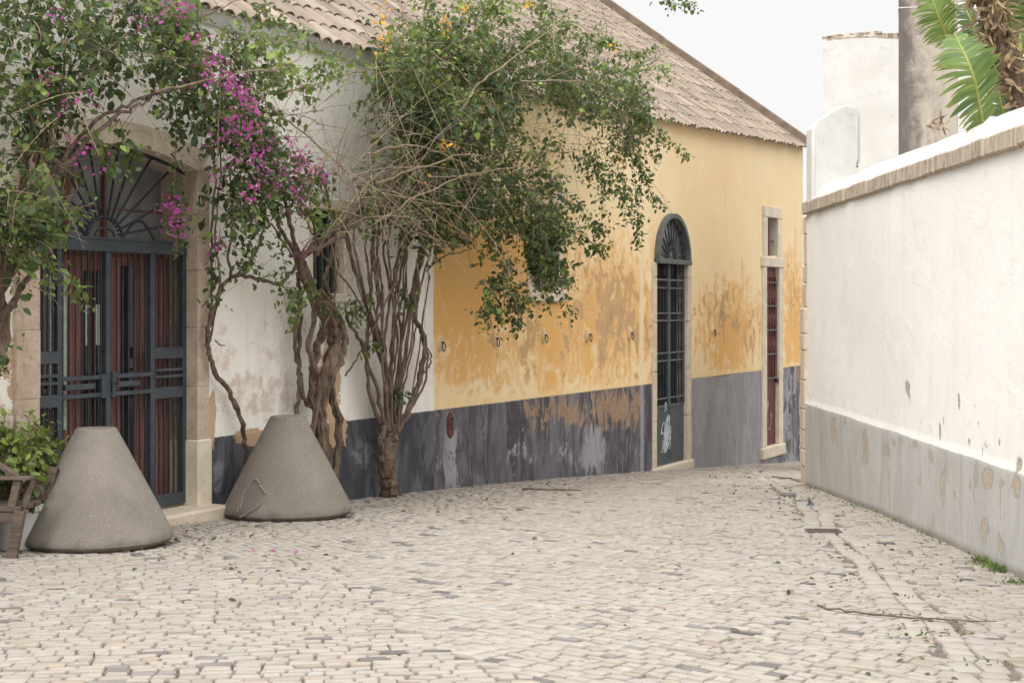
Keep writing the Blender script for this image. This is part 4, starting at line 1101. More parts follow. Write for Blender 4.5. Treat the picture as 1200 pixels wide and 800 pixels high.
# ---- plant B: magenta bougainvillea between the gate and the small window
bB = pw(383, 590, .22); bB = (bB[0], bB[1], gz(bB[0], bB[1]))
plB = empty('bougainvillea', bB, 0, 'bougainvillea with magenta flowers and a thick twisted trunk behind the second cone', 'climbing plant')
LB_, TB, FB, BB = Leaves(), MB(), Leaves(), MB()
for pix, r0, r1, kn in (([(382, 600, .2), (379, 520, .2), (376, 480, .2), (382, 440, .22), (392, 405, .22), (388, 380, .22), (372, 350, .24), (356, 322, .26), (350, 300, .28)], .098, .07, .25),
                        ([(380, 560, .26), (375, 500, .22), (365, 455, .2), (372, 410, .2), (380, 380, .22), (366, 345, .22), (352, 310, .25), (345, 290, .3)], .07, .045, .2),
                        ([(392, 560, .24), (398, 500, .2), (388, 455, .25), (398, 420, .26), (404, 395, .24), (392, 370, .22), (376, 340, .24)], .05, .035, .4),
                        ([(370, 590, .22), (366, 520, .22), (374, 450, .26), (362, 410, .27), (368, 370, .26), (358, 325, .26)], .045, .03, .4),
                        ([(376, 480, .2), (358, 470, .16), (350, 430, .14), (352, 380, .14), (348, 340, .16)], .035, .03, .1),
                        ([(348, 485, .14), (352, 440, .13), (346, 400, .13), (352, 350, .15), (348, 320, .2)], .026, .02, .1),
                        ([(388, 400, .22), (392, 360, .24), (380, 330, .26), (388, 300, .28), (392, 270, .3), (386, 240, .4), (378, 200, .5)], .038, .018, .1),
                        ([(372, 350, .24), (395, 365, .26), (400, 385, .25), (388, 420, .22)], .04, .035, .1),
                        ([(350, 302, .28), (330, 270, .35), (316, 235, .4), (300, 190, .5), (280, 150, .6)], .034, .012, .1),
                        ([(350, 300, .28), (340, 262, .35), (332, 225, .4), (335, 180, .5)], .026, .012, .1),
                        ([(350, 305, .28), (370, 290, .3), (400, 262, .4), (440, 245, .5), (480, 232, .6)], .030, .010, .1),
                        ([(352, 305, .28), (372, 280, .35), (405, 278, .45), (388, 262, .5), (372, 300, .45)], .018, .010, .1),
                        ([(290, 600, .1), (289, 545, .08), (287, 515, .08), (279, 480, .08), (262, 450, .08), (247, 425, .08), (243, 400, .08), (246, 375, .09), (262, 335, .1), (282, 322, .14), (300, 327, .18), (330, 330, .22), (348, 310, .26)], .028, .018, .0),
                        ([(244, 400, .09), (248, 330, .08), (248, 270, .06), (252, 220, .06), (249, 160, .12), (238, 110, .4)], .014, .008, .0),
                        ([(246, 400, .09), (258, 330, .08), (252, 280, .1), (256, 220, .12), (262, 160, .3)], .010, .007, .0),
                        ([(270, 330, .12), (268, 300, .2), (272, 260, .3), (270, 200, .4)], .014, .008, .0),
                        ([(285, 325, .15), (302, 290, .25), (310, 250, .35), (300, 200, .5)], .016, .008, .0),
                        ([(252, 398, .1), (258, 404, .12), (264, 405, .15)], .008, .004, 0),
                        ([(300, 328, .2), (318, 322, .3), (326, 334, .32)], .008, .004, 0),
                        ([(425, 360, .25), (405, 330, .3), (380, 300, .4), (350, 240, .5), (330, 190, .6)], .012, .006, 0),
                        ([(378, 392, .3), (392, 350, .35), (396, 310, .36), (392, 300, .3)], .012, .008, 0),
                        ([(318, 262, .4), (345, 300, .35), (360, 285, .5), (378, 268, .5)], .010, .006, 0)):
    stem(BB, pix, r0*(.52 if r0 > .03 else .8), r1*(.55 if r0 > .03 else .8), .006, 8, 6, kn)
BB.build('trunk', M['bark'], plB, tuple(-b for b in bB), smooth=True)
for a in ((230, 50, 40, 36, 90, .3, .9, .28), (235, 100, 36, 44, 110, .3, .9, .15), (262, 140, 36, 42, 140, .3, .9, .18), (295, 175, 40, 40, 170, .3, .95, .22), (262, 185, 14, 34, 40, .25, .6, .25), (330, 205, 36, 30, 110, .3, .9, .24),
          (290, 230, 30, 28, 80, .3, .8, .22), (300, 115, 28, 30, 70, .3, .8, .55), (322, 62, 40, 26, 75, .3, .8, .72), (285, 60, 26, 26, 55, .3, .8, .55), (345, 120, 26, 36, 34, .3, .7, .65), (265, 255, 22, 28, 26, .3, .7, .35), (262, 290, 12, 18, 14, .25, .5, .5),
          (360, 205, 18, 18, 24, .3, .8, .5), (300, 20, 40, 22, 24, .5, .9, .7)):
    cx, cy, rx, ry, n, d0, d1, tone = a
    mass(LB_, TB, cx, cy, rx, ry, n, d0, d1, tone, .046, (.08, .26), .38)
for pix, tn in (([(300, 220, .5), (296, 260, .5), (292, 300, .5), (290, 312, .5)], .35), ([(330, 220, .5), (328, 270, .45), (333, 310, .4), (338, 352, .35)], .5), ([(336, 335, .3), (335, 355, .3), (342, 375, .3)], .8),
                ([(350, 200, .7), (362, 240, .7), (374, 262, .72)], .7), ([(360, 210, .7), (378, 230, .7), (388, 262, .7)], .7), ([(345, 40, .6), (380, 60, .7), (400, 70, .75), (440, 82, .8)], .75), ([(372, 75, .7), (382, 82, .7), (396, 96, .75)], .75),
                ([(310, 160, .6), (330, 200, .7), (345, 240, .7)], .4), ([(270, 130, .6), (290, 150, .7), (320, 165, .75)], .4), ([(258, 270, .3), (252, 320, .3), (249, 350, .3)], .4), ([(360, 330, .35), (372, 350, .35), (396, 372, .35)], .5)):
    vine(LB_, TB, pix, tn, .044, .022, .0035, True, .75)
TBd = TB
dry(TBd, 34, 360, 170, 50, 70, .3, .8, (.4, 1.1)); dry(TBd, 34, 390, 230, 40, 40, .3, .8, (.4, 1.0)); dry(TBd, 25, 280, 130, 60, 70, .5, .95, (.3, .8))
for pix in ([(330, 108, .6), (380, 96, .7), (430, 82, .75), (470, 76, .8)], [(318, 128, .6), (360, 160, .7), (410, 205, .8), (440, 232, .9)], [(230, 25, .6), (262, 8, .8), (290, -8, .9)], [(182, 108, .8), (240, 95, .9), (325, 78, .95)], [(275, 85, .7), (330, 80, .8), (360, 60, .8)]):
    TBd.tube(spline([pw(*q) for q in pix], 6, .006), np.linspace(.0085, .004, 6*(len(pix)-1)+1).tolist(), 5)
flowers(FB, [(228, 40, 240, 60, 6, 7, .95), (236, 80, 243, 95, 5, 12, .95), (245, 62, 252, 74, 5, 12, .95), (262, 92, 300, 125, 5, 44, 1.0), (255, 140, 275, 160, 6, 14, .95), (268, 140, 275, 170, 5, 16, .95), (285, 145, 312, 175, 7, 20, .95), (300, 165, 300, 215, 6, 20, .95),
             (330, 160, 358, 180, 7, 16, .95), (350, 180, 378, 208, 6, 30, .95), (352, 230, 357, 262, 5, 22, .6), (340, 205, 352, 225, 6, 14, .9), (285, 205, 300, 232, 8, 12, .9), (248, 285, 258, 296, 5, 12, .45), (256, 150, 262, 152, 3, 3, .9), (320, 190, 340, 200, 8, 12, .95),
             (250, 155, 255, 215, 6, 8, .8), (351, 290, 354, 296, 3, 7, .5), (216, 95, 220, 100, 4, 3, .9), (298, 248, 302, 262, 4, 5, .7), (275, 180, 290, 190, 6, 8, .95), (308, 215, 330, 225, 6, 8, .9)], MAG)
LB_.build('foliage', M['leaf'], plB, bB); TB.build('twigs', M['drytwig'], plB, tuple(-b for b in bB)); tag(FB.build('flowers', M['petal'], plB, bB), kind='stuff')

MK = .86
# ---- plant C: the big orange-flowered creeper with the bundle of stems
bC = pw(455, 578, .16); bC = (bC[0], bC[1], gz(bC[0], bC[1]))
plC = empty('trumpet_creeper', bC, 0, 'large creeper with a bundle of bare stems and scattered orange flowers against the yellow wall', 'climbing plant')
LC, TC, FC, BC = Leaves(), MB(), Leaves(), MB()
stem(BC, [(456, 585, .16), (454, 560, .16), (452, 535, .16), (456, 512, .16), (460, 498, .16)], .055, .05, .006, 9, 6, .3)
stem(BC, [(460, 578, .2), (459, 545, .2), (461, 520, .2), (465, 500, .18)], .028, .034, .008, 8, 6, .3)
stem(BC, [(448, 540, .2), (446, 515, .2), (452, 495, .18)], .026, .026, .008, 8, 6, .3)
BC.build('trunk', M['bark'], plC, tuple(-b for b in bC), smooth=True)
SC = MB()
for i in range(22):
    bx_ = 450 + 18*(i/21)+rnd.uniform(-2, 2); tx = 406+106*((i/21)**1.0)+rnd.uniform(-12, 12); mx_ = (bx_+tx)/2+rnd.uniform(-6, 6)
    mx2 = bx_*.76+tx*.24+rnd.uniform(-9, 9)
    stem(SC, [(bx_, 505, .15+rnd.random()*.08), (bx_+(rnd.uniform(-4, 4)), 460, .12+rnd.random()*.1), (mx2, 400, .1+rnd.random()*.15), (mx_, 345, .12+rnd.random()*.18), (tx*.75+mx_*.25, 290, .2+rnd.random()*.2), (tx+8, 248, .25+rnd.random()*.4), (max(tx, 450)+rnd.uniform(0, 30), 205, .4+rnd.random()*.4)],
         rnd.uniform(.009, .018), rnd.uniform(.006, .010), .004, 6)
for pix, r0, r1 in (([(452, 500, .18), (438, 445, .16), (422, 400, .14), (408, 375, .14), (405, 355, .15)], .022, .012),
                    ([(464, 505, .2), (482, 475, .2), (493, 440, .18), (497, 400, .16), (486, 372, .16), (488, 350, .17), (492, 300, .2), (505, 280, .25)], .030, .018),
                    ([(485, 470, .2), (495, 440, .14), (505, 425, .12), (502, 410, .12), (496, 395, .14)], .009, .008),
                    ([(492, 380, .2), (500, 410, .18), (499, 445, .18), (480, 480, .2)], .010, .012),
                    ([(448, 500, .16), (436, 470, .14), (430, 430, .14), (432, 370, .13), (436, 320, .16), (438, 270, .3)], .020, .014),
                    ([(405, 440, .14), (418, 420, .14), (440, 380, .3), (462, 330, .4), (478, 280, .45), (498, 240, .5)], .010, .008),
                    ([(480, 290, .3), (510, 290, .5), (545, 288, .6), (560, 270, .65)], .012, .006), ([(500, 318, .3), (520, 300, .5), (540, 296, .6), (553, 291, .6)], .010, .005), ([(480, 480, .2), (500, 350, .2), (505, 310, .4), (530, 278, .6)], .009, .005),
                    ([(340, 300, .35), (375, 290, .45), (420, 262, .55), (455, 240, .65)], .018, .010), ([(395, 270, .4), (440, 245, .55), (500, 215, .7), (560, 195, .9)], .018, .010)):
    stem(SC, pix, r0, r1, .006, 6)
SC.build('stems', M['stem'], plC, tuple(-b for b in bC), smooth=True)
for a in ((505, 70, 60, 36, 260, .35, 1.1, .28), (580, 60, 70, 36, 280, .35, 1.2, .30), (650, 62, 48, 34, 130, .35, 1.2, .40), (480, 120, 42, 42, 220, .25, .9, .15), (545, 130, 60, 46, 320, .3, 1.2, .20), (625, 105, 60, 30, 190, .4, 1.3, .18),
          (690, 100, 44, 26, 150, .5, 1.3, .32), (725, 130, 32, 26, 130, .5, 1.3, .22), (740, 165, 22, 24, 70, .6, 1.2, .18), (480, 185, 44, 36, 200, .25, .9, .15), (550, 200, 56, 34, 260, .3, 1.1, .22), (610, 185, 26, 24, 30, .4, 1.1, .25),
          (465, 235, 50, 20, 100, .25, .8, .2), (545, 238, 46, 22, 150, .3, 1.0, .22), (610, 225, 40, 28, 120, .4, 1.0, .25), (590, 262, 28, 18, 50, .3, .9, .25), (635, 262, 26, 30, 90, .4, 1.0, .24), (640, 305, 18, 22, 46, .4, .9, .25),
          (596, 345, 22, 18, 42, .5, .9, .25), (592, 372, 14, 8, 14, .5, .9, .3), (700, 170, 24, 30, 30, .5, 1.0, .25), (665, 195, 32, 20, 24, .5, 1.0, .35), (560, 20, 60, 14, 46, .5, 1.1, .55), (480, 45, 36, 16, 36, .4, 1.0, .45), (640, 20, 50, 12, 26, .5, 1.1, .55), (500, 255, 30, 30, 70, .25, .7, .15)):
    cx, cy, rx, ry, n, d0, d1, tone = a
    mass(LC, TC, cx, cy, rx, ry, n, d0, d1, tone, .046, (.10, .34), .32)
for pix, tn in (([(725, 150, 1.0), (742, 190, 1.0), (745, 235, 1.0), (750, 283, 1.0)], .2), ([(735, 150, 1.0), (752, 200, 1.0), (748, 250, 1.0), (746, 275, 1.0)], .2), ([(700, 190, .9), (705, 225, .9), (706, 260, .9), (705, 276, .9)], .3), ([(690, 180, .9), (715, 210, .9), (735, 245, .9)], .3),
                ([(740, 125, 1.0), (765, 150, 1.0), (785, 165, 1.0), (805, 185, 1.0)], .35), ([(745, 180, 1.0), (758, 215, 1.0), (775, 240, 1.0)], .3), ([(640, 210, .9), (665, 235, .9), (680, 245, .9), (690, 262, .9)], .3), ([(655, 260, .9), (680, 275, .9), (700, 290, .9), (712, 292, .9)], .4),
                ([(640, 300, .8), (655, 330, .8), (662, 350, .8), (671, 370, .8)], .4), ([(600, 300, .8), (590, 320, .8), (575, 345, .8), (560, 368, .8)], .3), ([(580, 262, .6), (573, 285, .6), (571, 302, .6)], .3), ([(525, 250, .5), (522, 270, .5), (528, 285, .5)], .5),
                ([(640, 90, 1.1), (700, 50, 1.2), (720, 52, 1.2)], .35), ([(755, -40, 1.3), (766, -8, 1.3), (790, 5, 1.3), (814, 6, 1.3)], .3), ([(700, 80, 1.2), (738, 82, 1.3), (785, 82, 1.3)], .6), ([(720, 65, 1.2), (745, 62, 1.2), (752, 66, 1.2)], .4), ([(580, 20, .9), (578, 5, 1.0), (585, -8, 1.0)], .8), ([(610, 10, .9), (580, -5, 1.0)], .8), ([(500, 40, .7), (506, 15, .8), (500, -8, .8)], .5),
                ([(640, 290, .8), (648, 320, .8), (640, 345, .8)], .25), ([(610, 330, .8), (612, 355, .8), (604, 385, .8)], .35), ([(438, 60, .6), (446, 90, .6), (452, 120, .6)], .4), ([(415, 380, .2), (420, 360, .2), (430, 352, .2)], .6), ([(462, 455, .2), (470, 460, .22)], .4), ([(430, 400, .2), (438, 410, .2)], .6), ([(475, 340, .3), (482, 352, .3)], .4)):
    vine(LC, TC, pix, tn, .046, .019, .004, True, .9)
for i in range(30):
    an = rnd.uniform(-2.9, .9); r_ = rnd.uniform(.75, 1.0); x0, y0 = 610+150*math.cos(an)*r_, 130+110*math.sin(an)*r_; dd = rnd.uniform(.5, 1.1)
    L_ = rnd.uniform(25, 60); dx, dy = math.cos(an)*L_, math.sin(an)*L_*.7
    vine(LC, TC, [(x0, y0, dd), (x0+dx*.5, y0+dy*.55, dd+.05), (x0+dx, y0+dy+rnd.uniform(4, 20), dd+.05)], rnd.uniform(.3, .7), .042, .022, .003, i % 2 == 0, .7)
for i in range(8):
    x0, y0 = rnd.uniform(620, 655), rnd.uniform(240, 270); vine(LC, TC, [(x0, y0, .7), (x0+rnd.uniform(-8, 8), y0+35, .7), (x0+rnd.uniform(-12, 14), y0+rnd.uniform(55, 85), .7)], .3, .046, .02, .003, True, .8)
for b in ((450, 240, 60, 34, 60), (420, 215, 50, 40, 40), (560, 120, 110, 60, 60), (640, 80, 80, 50, 50), (470, 100, 50, 60, 45), (680, 140, 60, 50, 40), (590, 230, 60, 40, 30), (500, 230, 50, 30, 40)):
    dry(TC, b[4], b[0], b[1], b[2], b[3], .4, 1.25, (.4, 1.3))
for pix in ([(540, 130, 1.2), (560, 100, 1.25), (600, 70, 1.3), (640, 40, 1.3), (690, 0, 1.3)], [(440, 215, .8), (500, 195, 1.1), (560, 180, 1.2), (590, 205, 1.2)], [(430, 180, .8), (480, 170, 1.0), (530, 185, 1.1), (570, 210, 1.1)], [(440, 260, .8), (500, 225, 1.1), (570, 200, 1.2), (640, 195, 1.2)],
            [(610, 95, 1.3), (680, 95, 1.35), (720, 120, 1.35), (745, 165, 1.3)], [(575, 110, 1.3), (590, 150, 1.3), (605, 190, 1.3)], [(505, 60, 1.1), (545, 90, 1.2), (552, 107, 1.2)], [(650, 20, 1.2), (650, 60, 1.3), (655, 75, 1.3)], [(495, 100, 1.0), (500, 60, 1.0), (495, 20, 1.0), (500, -10, 1.0)]):
    TC.tube(spline([pw(*q) for q in pix], 6, .008), np.linspace(.008, .004, 6*(len(pix)-1)+1).tolist(), 5)
flowers(FC, [(448, 28, 452, 60, 8, 9, .85), (466, 55, 470, 66, 6, 5, .85), (515, 30, 526, 34, 4, 8, 1.15), (540, 3, 552, 10, 4, 6, 1.1), (519, 175, 524, 178, 3, 7, 1.15), (503, 210, 506, 212, 2, 2, 1.1), (635, 232, 638, 236, 2, 3, 1.0), (708, 288, 712, 291, 2, 4, .95), (716, 55, 720, 68, 4, 4, 1.3),
             (770, 165, 775, 180, 5, 4, 1.05), (445, 12, 449, 18, 3, 3, .8), (614, 5, 616, 8, 2, 2, 1.1)], ORA, .034, 6)
spots = [(600+rnd.uniform(0, 130), 130+rnd.uniform(0, 90)) for _ in range(26)]
flowers(FC, [(x, y, x+4, y+4, 3, 1, 1.0) for x, y in spots], (.80, .58, .16), .024, 4)
LC.build('foliage', M['leaf'], plC, bC); TC.build('twigs', M['drytwig'], plC, tuple(-b for b in bC)); tag(FC.build('flowers', M['petal'], plC, bC), kind='stuff')

MK = 1.0
# ---- shrub in a pot at the far left behind the bench
x_, y_ = pw(22, 600, .22)[:2]; bS = (x_, y_, gz(x_, y_))
sh = empty('potted_shrub', bS, 0, 'small bright green shrub in a white pot between the bench and the first cone', 'shrub')
LS, TS = Leaves(), MB()
for a in ((25, 532, 40, 16, 170, .98), (50, 525, 16, 10, 30, 1.0), (10, 545, 26, 22, 60, .9), (36, 568, 18, 24, 90, .42), (26, 592, 20, 18, 60, .3), (0, 525, 20, 12, 26, .75)):
    mass(LS, TS, a[0], a[1], a[2], a[3], a[4], .12, .40, a[5], .042, (.06, .16), .1, .14)
for i in range(6):
    a = Vector((bS[0], bS[1], bS[2]+.2)); b = Vector(pw(rnd.uniform(5, 55), rnd.uniform(528, 560), .28))
    TS.tube(spline([a, (a+b)/2+Vector((rnd.uniform(-.05, .05), 0, .05)), b], 4), .006, 5)
LS.build('foliage', M['leaf'], sh, bS); TS.build('stems', M['stem'], sh, tuple(-b for b in bS))
g = MB(); g.lathe([(.10, 0), (.14, .01), (.17, .24), (.185, .25), (.185, .29), (.165, .29), (.15, .24), (0.02, .23)], 24); g.build('pot', M['limewash'], sh, smooth=True)

# ------------------------------------------------------------------ concrete cones
def cone(px, pbot, Yc, r, h, label, rt, scar=False):
    x = (px-600)/F*Yc; z = gz(x, Yc)
    root = empty('concrete_cone', (x, Yc, z+.012), rnd.uniform(0, 6) if not scar else 0, label, 'bollard', 'concrete cones in front of the gate')
    g = MB(); prof = [(r*.90, 0), (r*.93, .006), (r*.97, .018), (r, .038), (r-.002, .055)]
    n = 30
    for i in range(1, n+1):
        u = i/n; prof.append((r + (rt-r)*u + .002*math.sin(math.pi*u), .055+(h-.07)*u))
    prof += [(rt-.004, h-.006), (rt-.014, h), (rt-.04, h-.002), (rt-.05, h-.012), (rt-.06, h-.08), (.01, h-.09)]
    g.lathe(prof, 96, cap0=True, wob=.007)
    for i_, v_ in enumerate(g.v):
        if v_[2] < .07 or v_[2] > h-.03:
            k_ = 1-.03*max(0, math.sin(math.atan2(v_[1], v_[0])*7+px)*math.sin(math.atan2(v_[1], v_[0])*17+2))
            g.v[i_] = (v_[0]*k_, v_[1]*k_, v_[2])
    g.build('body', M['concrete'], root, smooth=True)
    if scar:
        m = NT('mortar scar'); c = m.mix(m.noise(30, 5), (.36, .325, .285), (.25, .222, .19)); m.bump(m.noise(60, 5), .6, .004); mm = m.done(c, .95)
        def onc(qx, qy):                               # a point of the cone's surface on the line of sight of a photo point
            dx = (qx-600)/F; dz = (360-qy)/F; lo = None
            for yy in np.arange(Yc-.55, Yc, .002):
                lx, ly, lz = dx*yy-x, yy-Yc, CAM+dz*yy-(z+.012); rr = r+(rt-r)*max(0, lz-.05)/(h-.07)+.012
                if lx*lx+ly*ly <= rr*rr: return Vector((lx, ly, lz))
            return Vector((dx*Yc-x, -.3, .2))
        g = MB()
        for path, rad in ((((281, 596), (285, 580), (292, 568), (299, 561), (304, 566)), .006), (((304, 568), (308, 573), (311, 578)), .009), (((281, 606), (292, 600), (303, 592), (309, 584)), .006), (((278, 600), (281, 585), (288, 572)), .005)):
            P = spline([onc(*q) for q in path], 4, .002); g.tube(P, [rad*rnd.uniform(.6, 1.2) for _ in P], 5)
        g.build('mortar_repair', mm, root, smooth=True)
    return root
cone(113, 650, 9.9, .49, .742, 'concrete cone in front of the iron gate, plain rough surface, next to the bench', .135)
cone(337, 613, 11.83, .492, .762, 'concrete cone with a pale mended crack, in front of the twisted trunk', .135, True)

# ------------------------------------------------------------------ bench
def bench():
    Yb = 9.25; k = Yb/F; X = lambda px: (px-600)*k; Zp = lambda py: CAM+(360-py)*k
    x0 = X(-150); zg = gz(X(15), Yb)
    root = empty('wooden_bench', (X(12), Yb, zg), 0, 'low weathered wooden bench at the left edge, in front of the shrub', 'bench')
    L = (-X(12), -Yb, -zg)
    g = MB()
    for i in range(3): g.bev(x0, X(25+2*i), Yb-.02+i*.12, Yb+.09+i*.12, Zp(599), Zp(593), .004)
    g.build('seat', M['oldwood'], root, L)
    g = MB(); g.bev(x0, X(21), Yb-.015, Yb+.015, Zp(612), Zp(600), .004); g.build('apron', M['oldwood'], root, L)
    g = MB()
    for i, (za, zb) in enumerate(((588, 574), (572, 560))): g.bev(x0, X(30), Yb+.36+i*.02, Yb+.385+i*.02, Zp(za+6), Zp(zb+2), .004)
    g.build('backrest', M['oldwood'], root, L)
    for a, b in (((14, 655), (24, 598)), ((-120, 655), (-120, 598))):
        g = MB(); g.beam((X(a[0]), Yb, Zp(653)), (X(b[0]), Yb, Zp(b[1])), .06, .05); g.build('leg', M['oldwood'], root, L)
        g = MB(); g.beam((X(a[0]+3), Yb+.40, gz(0, Yb+.4)), (X(b[0]+14), Yb+.44, Zp(556)), .05, .045); g.build('leg', M['oldwood'], root, L)
    g = MB(); g.beam((X(14), Yb, Zp(594)), (X(21), Yb+.01, Zp(562)), .045, .045); g.beam((X(26), Yb+.02, Zp(594)), (X(34), Yb+.06, Zp(562)), .04, .03)
    g.bev(x0, X(37), Yb-.03, Yb+.06, Zp(562), Zp(558), .004)
    g.beam((X(-20), Yb+.1, Zp(538)), (X(18), Yb+.04, Zp(559)), .05, .02)
    g.build('armrest', M['oldwood'], root, L)
bench()

# ------------------------------------------------------------------ banana-like palm behind the garden wall
def torn_leaf(LM, MBr, base, tip, width, n, ctrl, face, tone, tear=1.0):
    """a big leaf: midrib curve and torn blade strips to both sides"""
    P = spline([base, ctrl, tip], 16); m = len(P)
    MBr.tube(P, np.linspace(.016, .004, m).tolist(), 6)
    V, Fc, C = LM
    face = Vector(face).normalized()
    for side in (-1, 1):
        i = 0; u = .04
        while u < .985:
            du = rnd.uniform(.014, .034)*(1.2 if rnd.random() < .2 else 1)
            k0 = u*(m-1); k1 = min((u+du), .995)*(m-1)
            def at(k): a = int(min(k, m-2)); f = k-a; return P[a]*(1-f)+P[a+1]*f
            a, b = at(k0), at(k1); T = (b-a).normalized(); S = T.cross(face).normalized()*side
            w = width*math.sin(math.pi*min(1, (u*.93+.10)))**.55*rnd.uniform(.80, 1.08)
            fwd = .35 + rnd.uniform(0, .22); droop = rnd.uniform(.10, .34)*tear; twist = rnd.uniform(-.3, .3)
            c = (MID*1.6 + (LIME*1.15-MID)*min(1, max(0, tone+rnd.gauss(0, .15))))*rnd.uniform(.85, 1.25)
            rows_ = 7; base_i = len(V)
            for r_ in range(rows_+1):
                q = r_/rows_; taper = 1-.8*max(0, (q-.62)/.38)**1.6
                mid = (a+b)/2 + (S+T*fwd)*(w*q) - Vector((0, 0, 1))*droop*w*q*q*1.3 + face*(.12*math.sin(q*2.6)*w + twist*q*q*w*.3)
                hh = (b-a)*(.60+.12*rnd.random())*(taper*(1+.25*q))
                V.append(tuple(mid-hh)); V.append(tuple(mid+hh))
                cc = c*(1.0-.1*q) if q < .85 else np.array([.30, .22, .08])*.9 if rnd.random() < .25 else c
                C.append(cc); C.append(cc)
            for r_ in range(rows_):
                j = base_i+2*r_; Fc.append((j, j+1, j+3, j+2))
            u += du*(1.0 if rnd.random() < .85 else 1.5)
def palm():
    Yp = 11.0; kk = Yp/F
    def pp(px, py, Y=Yp): return Vector(((px-600)*Y/F, Y, CAM+(360-py)*Y/F))
    bx_ = (1235-600)*kk; base = (bx_, Yp, gz(bx_, Yp))
    root = empty('banana_palm', base, 0, 'palm with torn green banana-like leaves and shaggy dead sheaths above the garden wall', 'palm')
    L = tuple(-b for b in base)
    g = MB(); P = spline([base, pp(1225, 300), pp(1212, 160), pp(1190, 95), pp(1168, 40), pp(1155, -20), pp(1150, -60)], 8, .008)
    g.tube(P, np.linspace(.14, .085, len(P)).tolist(), 10); g.build('trunk', M['bark'], root, L, smooth=True)
    # dead sheaths
    LSv = Leaves(); n = 520
    u = rng.uniform(.35, 1, n); idx = (u*(len(P)-1)).astype(int); Pn = np.array([tuple(p) for p in P])[idx]
    dr = unit(rng.normal(0, .7, (n, 3)) + np.array([-.25, -.7, -.35])); p = Pn + dr*rng.uniform(.03, .12, (n, 1)) + rng.normal(0, .02, (n, 3))
    cc = np.array([.46, .34, .235])*rng.uniform(.5, 1.4, (n, 1))
    LSv.add(p, unit(dr+rng.normal(0, .6, (n, 3))), unit(rng.normal(0, 1, (n, 3))), rng.uniform(.07, .22, n), rng.uniform(.015, .05, n), cc)
    n = 26; c0 = np.array(tuple(pp(1096, 148, 12.5))); LSv.add(c0 + rng.normal(0, .04, (n, 3)), unit(rng.normal(0, 1, (n, 3))), unit(rng.normal(0, 1, (n, 3))), rng.uniform(.05, .12, n), rng.uniform(.015, .03, n), np.array([.28, .17, .12])*rng.uniform(.6, 1.3, (n, 1)))
    tag(LSv.build('dead_sheaths', M['leaf'], root, base), kind='stuff')
    V, Fc, C = [], [], []; rib = MB(); rib.cur = (.42, .42, .12)
    spec = [(pp(1152, 150, 10.6), pp(1118, 38, 10.4), pp(1140, 88, 10.3), .25, (.15, -1, .15), .45),
            (pp(1112, 52, 11.3), pp(1090, -6, 11.2), pp(1100, 20, 11.2), .19, (.1, -1, .2), .62),
            (pp(1188, 175, 11.6), pp(1165, 70, 11.6), pp(1172, 118, 11.5), .16, (.5, -1, .1), .05),
            (pp(1196, 60, 11.8), pp(1176, -40, 11.9), pp(1190, 0, 11.8), .22, (.3, -1, .3), .15),
            (pp(1230, 90, 12), pp(1178, 10, 12.2), pp(1205, 30, 12), .24, (.1, -1, .5), .1),
            (pp(1210, 40, 11.2), pp(1235, -60, 11.2), pp(1215, -10, 11), .26, (-.2, -1, .2), .2),
            (pp(1150, 0, 12), pp(1140, -60, 12), pp(1142, -25, 12), .22, (.2, -1, .2), .2),
            (pp(1150, 60, 12.2), pp(1128, 5, 12.3), pp(1138, 25, 12.2), .14, (.2, -1, .2), .1),
            (pp(1215, 190, 11.5), pp(1180, 110, 11.9), pp(1195, 145, 11.7), .16, (.2, -1, .3), .1)]
    for a, b, c, w, f, tn in spec:
        V, Fc, C = [], [], []; torn_leaf((V, Fc, C), rib, a, b, w, 20, c, f, tn)
        link('leaf', np_mesh('leaf', np.array(V), Fc, M['leaf'], np.array(C), smooth=True), root, L)
    rib.tube(spline([base, pp(1200, 260), pp(1152, 150, 10.6)], 6), .02, 6)
    m = NT('leaf midrib'); mm = m.done((.36, .38, .10), .5)
    rib.build('leaf_ribs', mm, root, L, smooth=True)
palm()

# ------------------------------------------------------------------ small things on the street
x, y, z = onground(965, 623)
dg = empty('drain_grate', (x, y, z+.006), R(-2), 'dark slotted iron drain grate in the cobbles near the garden wall', 'drain grate')
g = MB(); W_, D_ = .125, .085
g.bev(-W_, W_, -D_, -D_+.02, -.02, .008, .002); g.bev(-W_, W_, D_-.02, D_, -.02, .008, .002); g.bev(-W_, -W_+.02, -D_+.02, D_-.02, -.02, .008, .002); g.bev(W_-.02, W_, -D_+.02, D_-.02, -.02, .008, .002)
for i in range(11): g.bev(-W_+.028+i*.0185, -W_+.037+i*.0185, -D_+.02, D_-.02, -.02, .006, .001)
g.build('grate_frame', M['rust'], dg)
g = MB(); g.box(-W_+.01, W_-.01, -D_+.01, D_-.01, -.012, -.006); g.build('drain_pit', M['dark'], dg)

